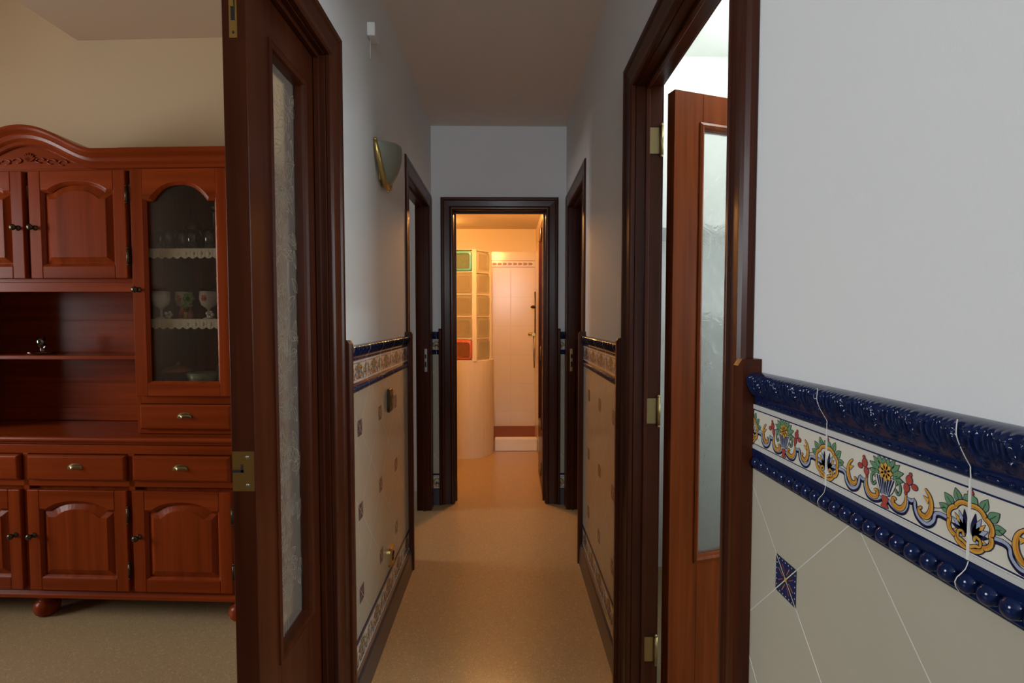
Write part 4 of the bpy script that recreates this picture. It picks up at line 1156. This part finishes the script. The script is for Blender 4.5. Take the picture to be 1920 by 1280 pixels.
window(2, 'living room window giving daylight', -4.6, -4.5, 'x', .25, 1.55, .85, 2.35)
window(4, 'unseen window added to light the farther left room', -3.3, -3.2, 'x', 2.85, 3.45, 1.0, 2.1, 0)  # added opening, out of view, lets fill light into the left room
window(5, 'unseen window added to light the farther right room', 3.1, 3.2, 'x', 2.85, 3.45, 1.0, 2.1, 0)  # added opening, out of view, lets fill light into the right room
window(3, 'glazed light in the hall wall behind the viewer', YB-.1, YB, 'y', -.28, .30, 1.35, 2.45, 0)
# shower fittings seen past the bathroom door
t = thing('shower_mixer', 'brass shower mixer with hose on the right shower wall', 'tap', (BX1-.010, 5.22, 1.12))
b = B(); b.tube([(0, -.075, 0), (0, .075, 0)], .018, 'brass', 12); b.tube([(-.0, 0, 0), (-.05, 0, 0)], .014, 'brass', 12); b.xf(lambda x, y, z: (x-.03, y, z)); b.build('body', t)
b = B(); b.tube([(-.03, -.05, -.015), (-.028, -.07, -.2), (-.02, -.04, -.33), (-.012, -.02, -.2), (-.012, -.03, .1), (-.015, -.03, .25)], .006, 'steel', 8); b.build('hose', t)
b = B(); b.tube([(-.012, -.03, -.0), (-.012, -.03, .42)], .007, 'brass_dark', 8); b.ball((-.03, -.03, .27), (.028, .028, .016), 'brass_dark'); b.build('rail', t)
# bathroom lamp
t = thing('bathroom_ceiling_lamp', 'warm lit lamp on the bathroom ceiling', 'lamp', (-.12, 4.02, BZ))
B().lathe([(0, -.0005), (.07, -.0005), (.07, -.015), (.05, -.02), (0, -.02)], 'white_plastic', (0, 0, 0), 24).build('base', t)
B().ball((0, 0, -.052), .034, 'bulb', 20, 12).build('bulb', t)

t = thing('shower_fill_lamp', 'unseen warm lamp added over the shower to light the glass blocks', 'lamp', (-.62, 4.98, BZ))  # added lamp, out of view, brightens the glass blocks from behind
B().lathe([(0, -.0005), (.07, -.0005), (.07, -.015), (.05, -.02), (0, -.02)], 'white_plastic', (0, 0, 0), 24).build('base', t)
B().ball((0, 0, -.052), .034, 'bulb', 20, 12).build('bulb', t)

# ------------------------------------------------------------------ light
def area(name, loc, rot, sx, sy, col, p):
    l = bpy.data.lights.new(name, 'AREA'); l.shape = 'RECTANGLE'; l.size = sx; l.size_y = sy; l.color = col; l.energy = p
    o = bpy.data.objects.new(name, l); COL.objects.link(o); o.location = loc; o.rotation_euler = rot
    return o
area('kitchen_daylight', (3.30, 1.3, 1.6), (0, PI/2, 0), 1.3, 1.9, (.93, .98, 1.), 66)
area('living_daylight', (-4.70, .9, 1.6), (0, -PI/2, 0), 1.5, 1.3, (.95, .96, .98), 138)
area('left_room_fill', (-3.36, 3.15, 1.55), (0, -PI/2, 0), 1.1, .6, (.95, .97, 1.), 30)  # fill added to brighten the wall strip seen through the left doorway
area('right_room_fill', (3.26, 3.15, 1.55), (0, PI/2, 0), 1.1, .6, (1., .80, .62), 10)  # warm fill added to tint the wall strip past the right doorway
area('hall_daylight', (.01, YB-.20, 2.0), (PI/2, 0, 0), .58, .9, (.90, .94, 1.), 48)
pl = bpy.data.lights.new('bathroom_bulb_light', 'POINT'); pl.energy = 46; pl.color = (1, .46, .13); pl.shadow_soft_size = .04
po = bpy.data.objects.new('bathroom_bulb_light', pl); COL.objects.link(po); po.location = (-.12, 4.02, BZ-.10)
pl2 = bpy.data.lights.new('shower_fill_light', 'POINT'); pl2.energy = 4; pl2.color = (1, .46, .13); pl2.shadow_soft_size = .06  # fill light of the added shower lamp
po2 = bpy.data.objects.new('shower_fill_light', pl2); COL.objects.link(po2); po2.location = (-.62, 4.98, BZ-.10)
w = bpy.data.worlds.new('sky'); scene.world = w; w.use_nodes = True
bg = w.node_tree.nodes['Background']; bg.inputs[0].default_value = (.75, .86, 1, 1); bg.inputs[1].default_value = 1.0

# ------------------------------------------------------------------ camera
cam = bpy.data.cameras.new('camera'); cam.sensor_width = 36; cam.lens = 980/1920*36; cam.clip_start = .02
co = bpy.data.objects.new('camera', cam); COL.objects.link(co); scene.camera = co
co.location = (0, 0, 1.27)
co.rotation_euler = (PI/2-math.atan(42/980), 0, -math.atan(12/980))
vs = scene.view_settings; vs.view_transform = 'Standard'; vs.look = 'None'; vs.gamma = 1; vs.use_curve_mapping = False; vs.exposure = 0
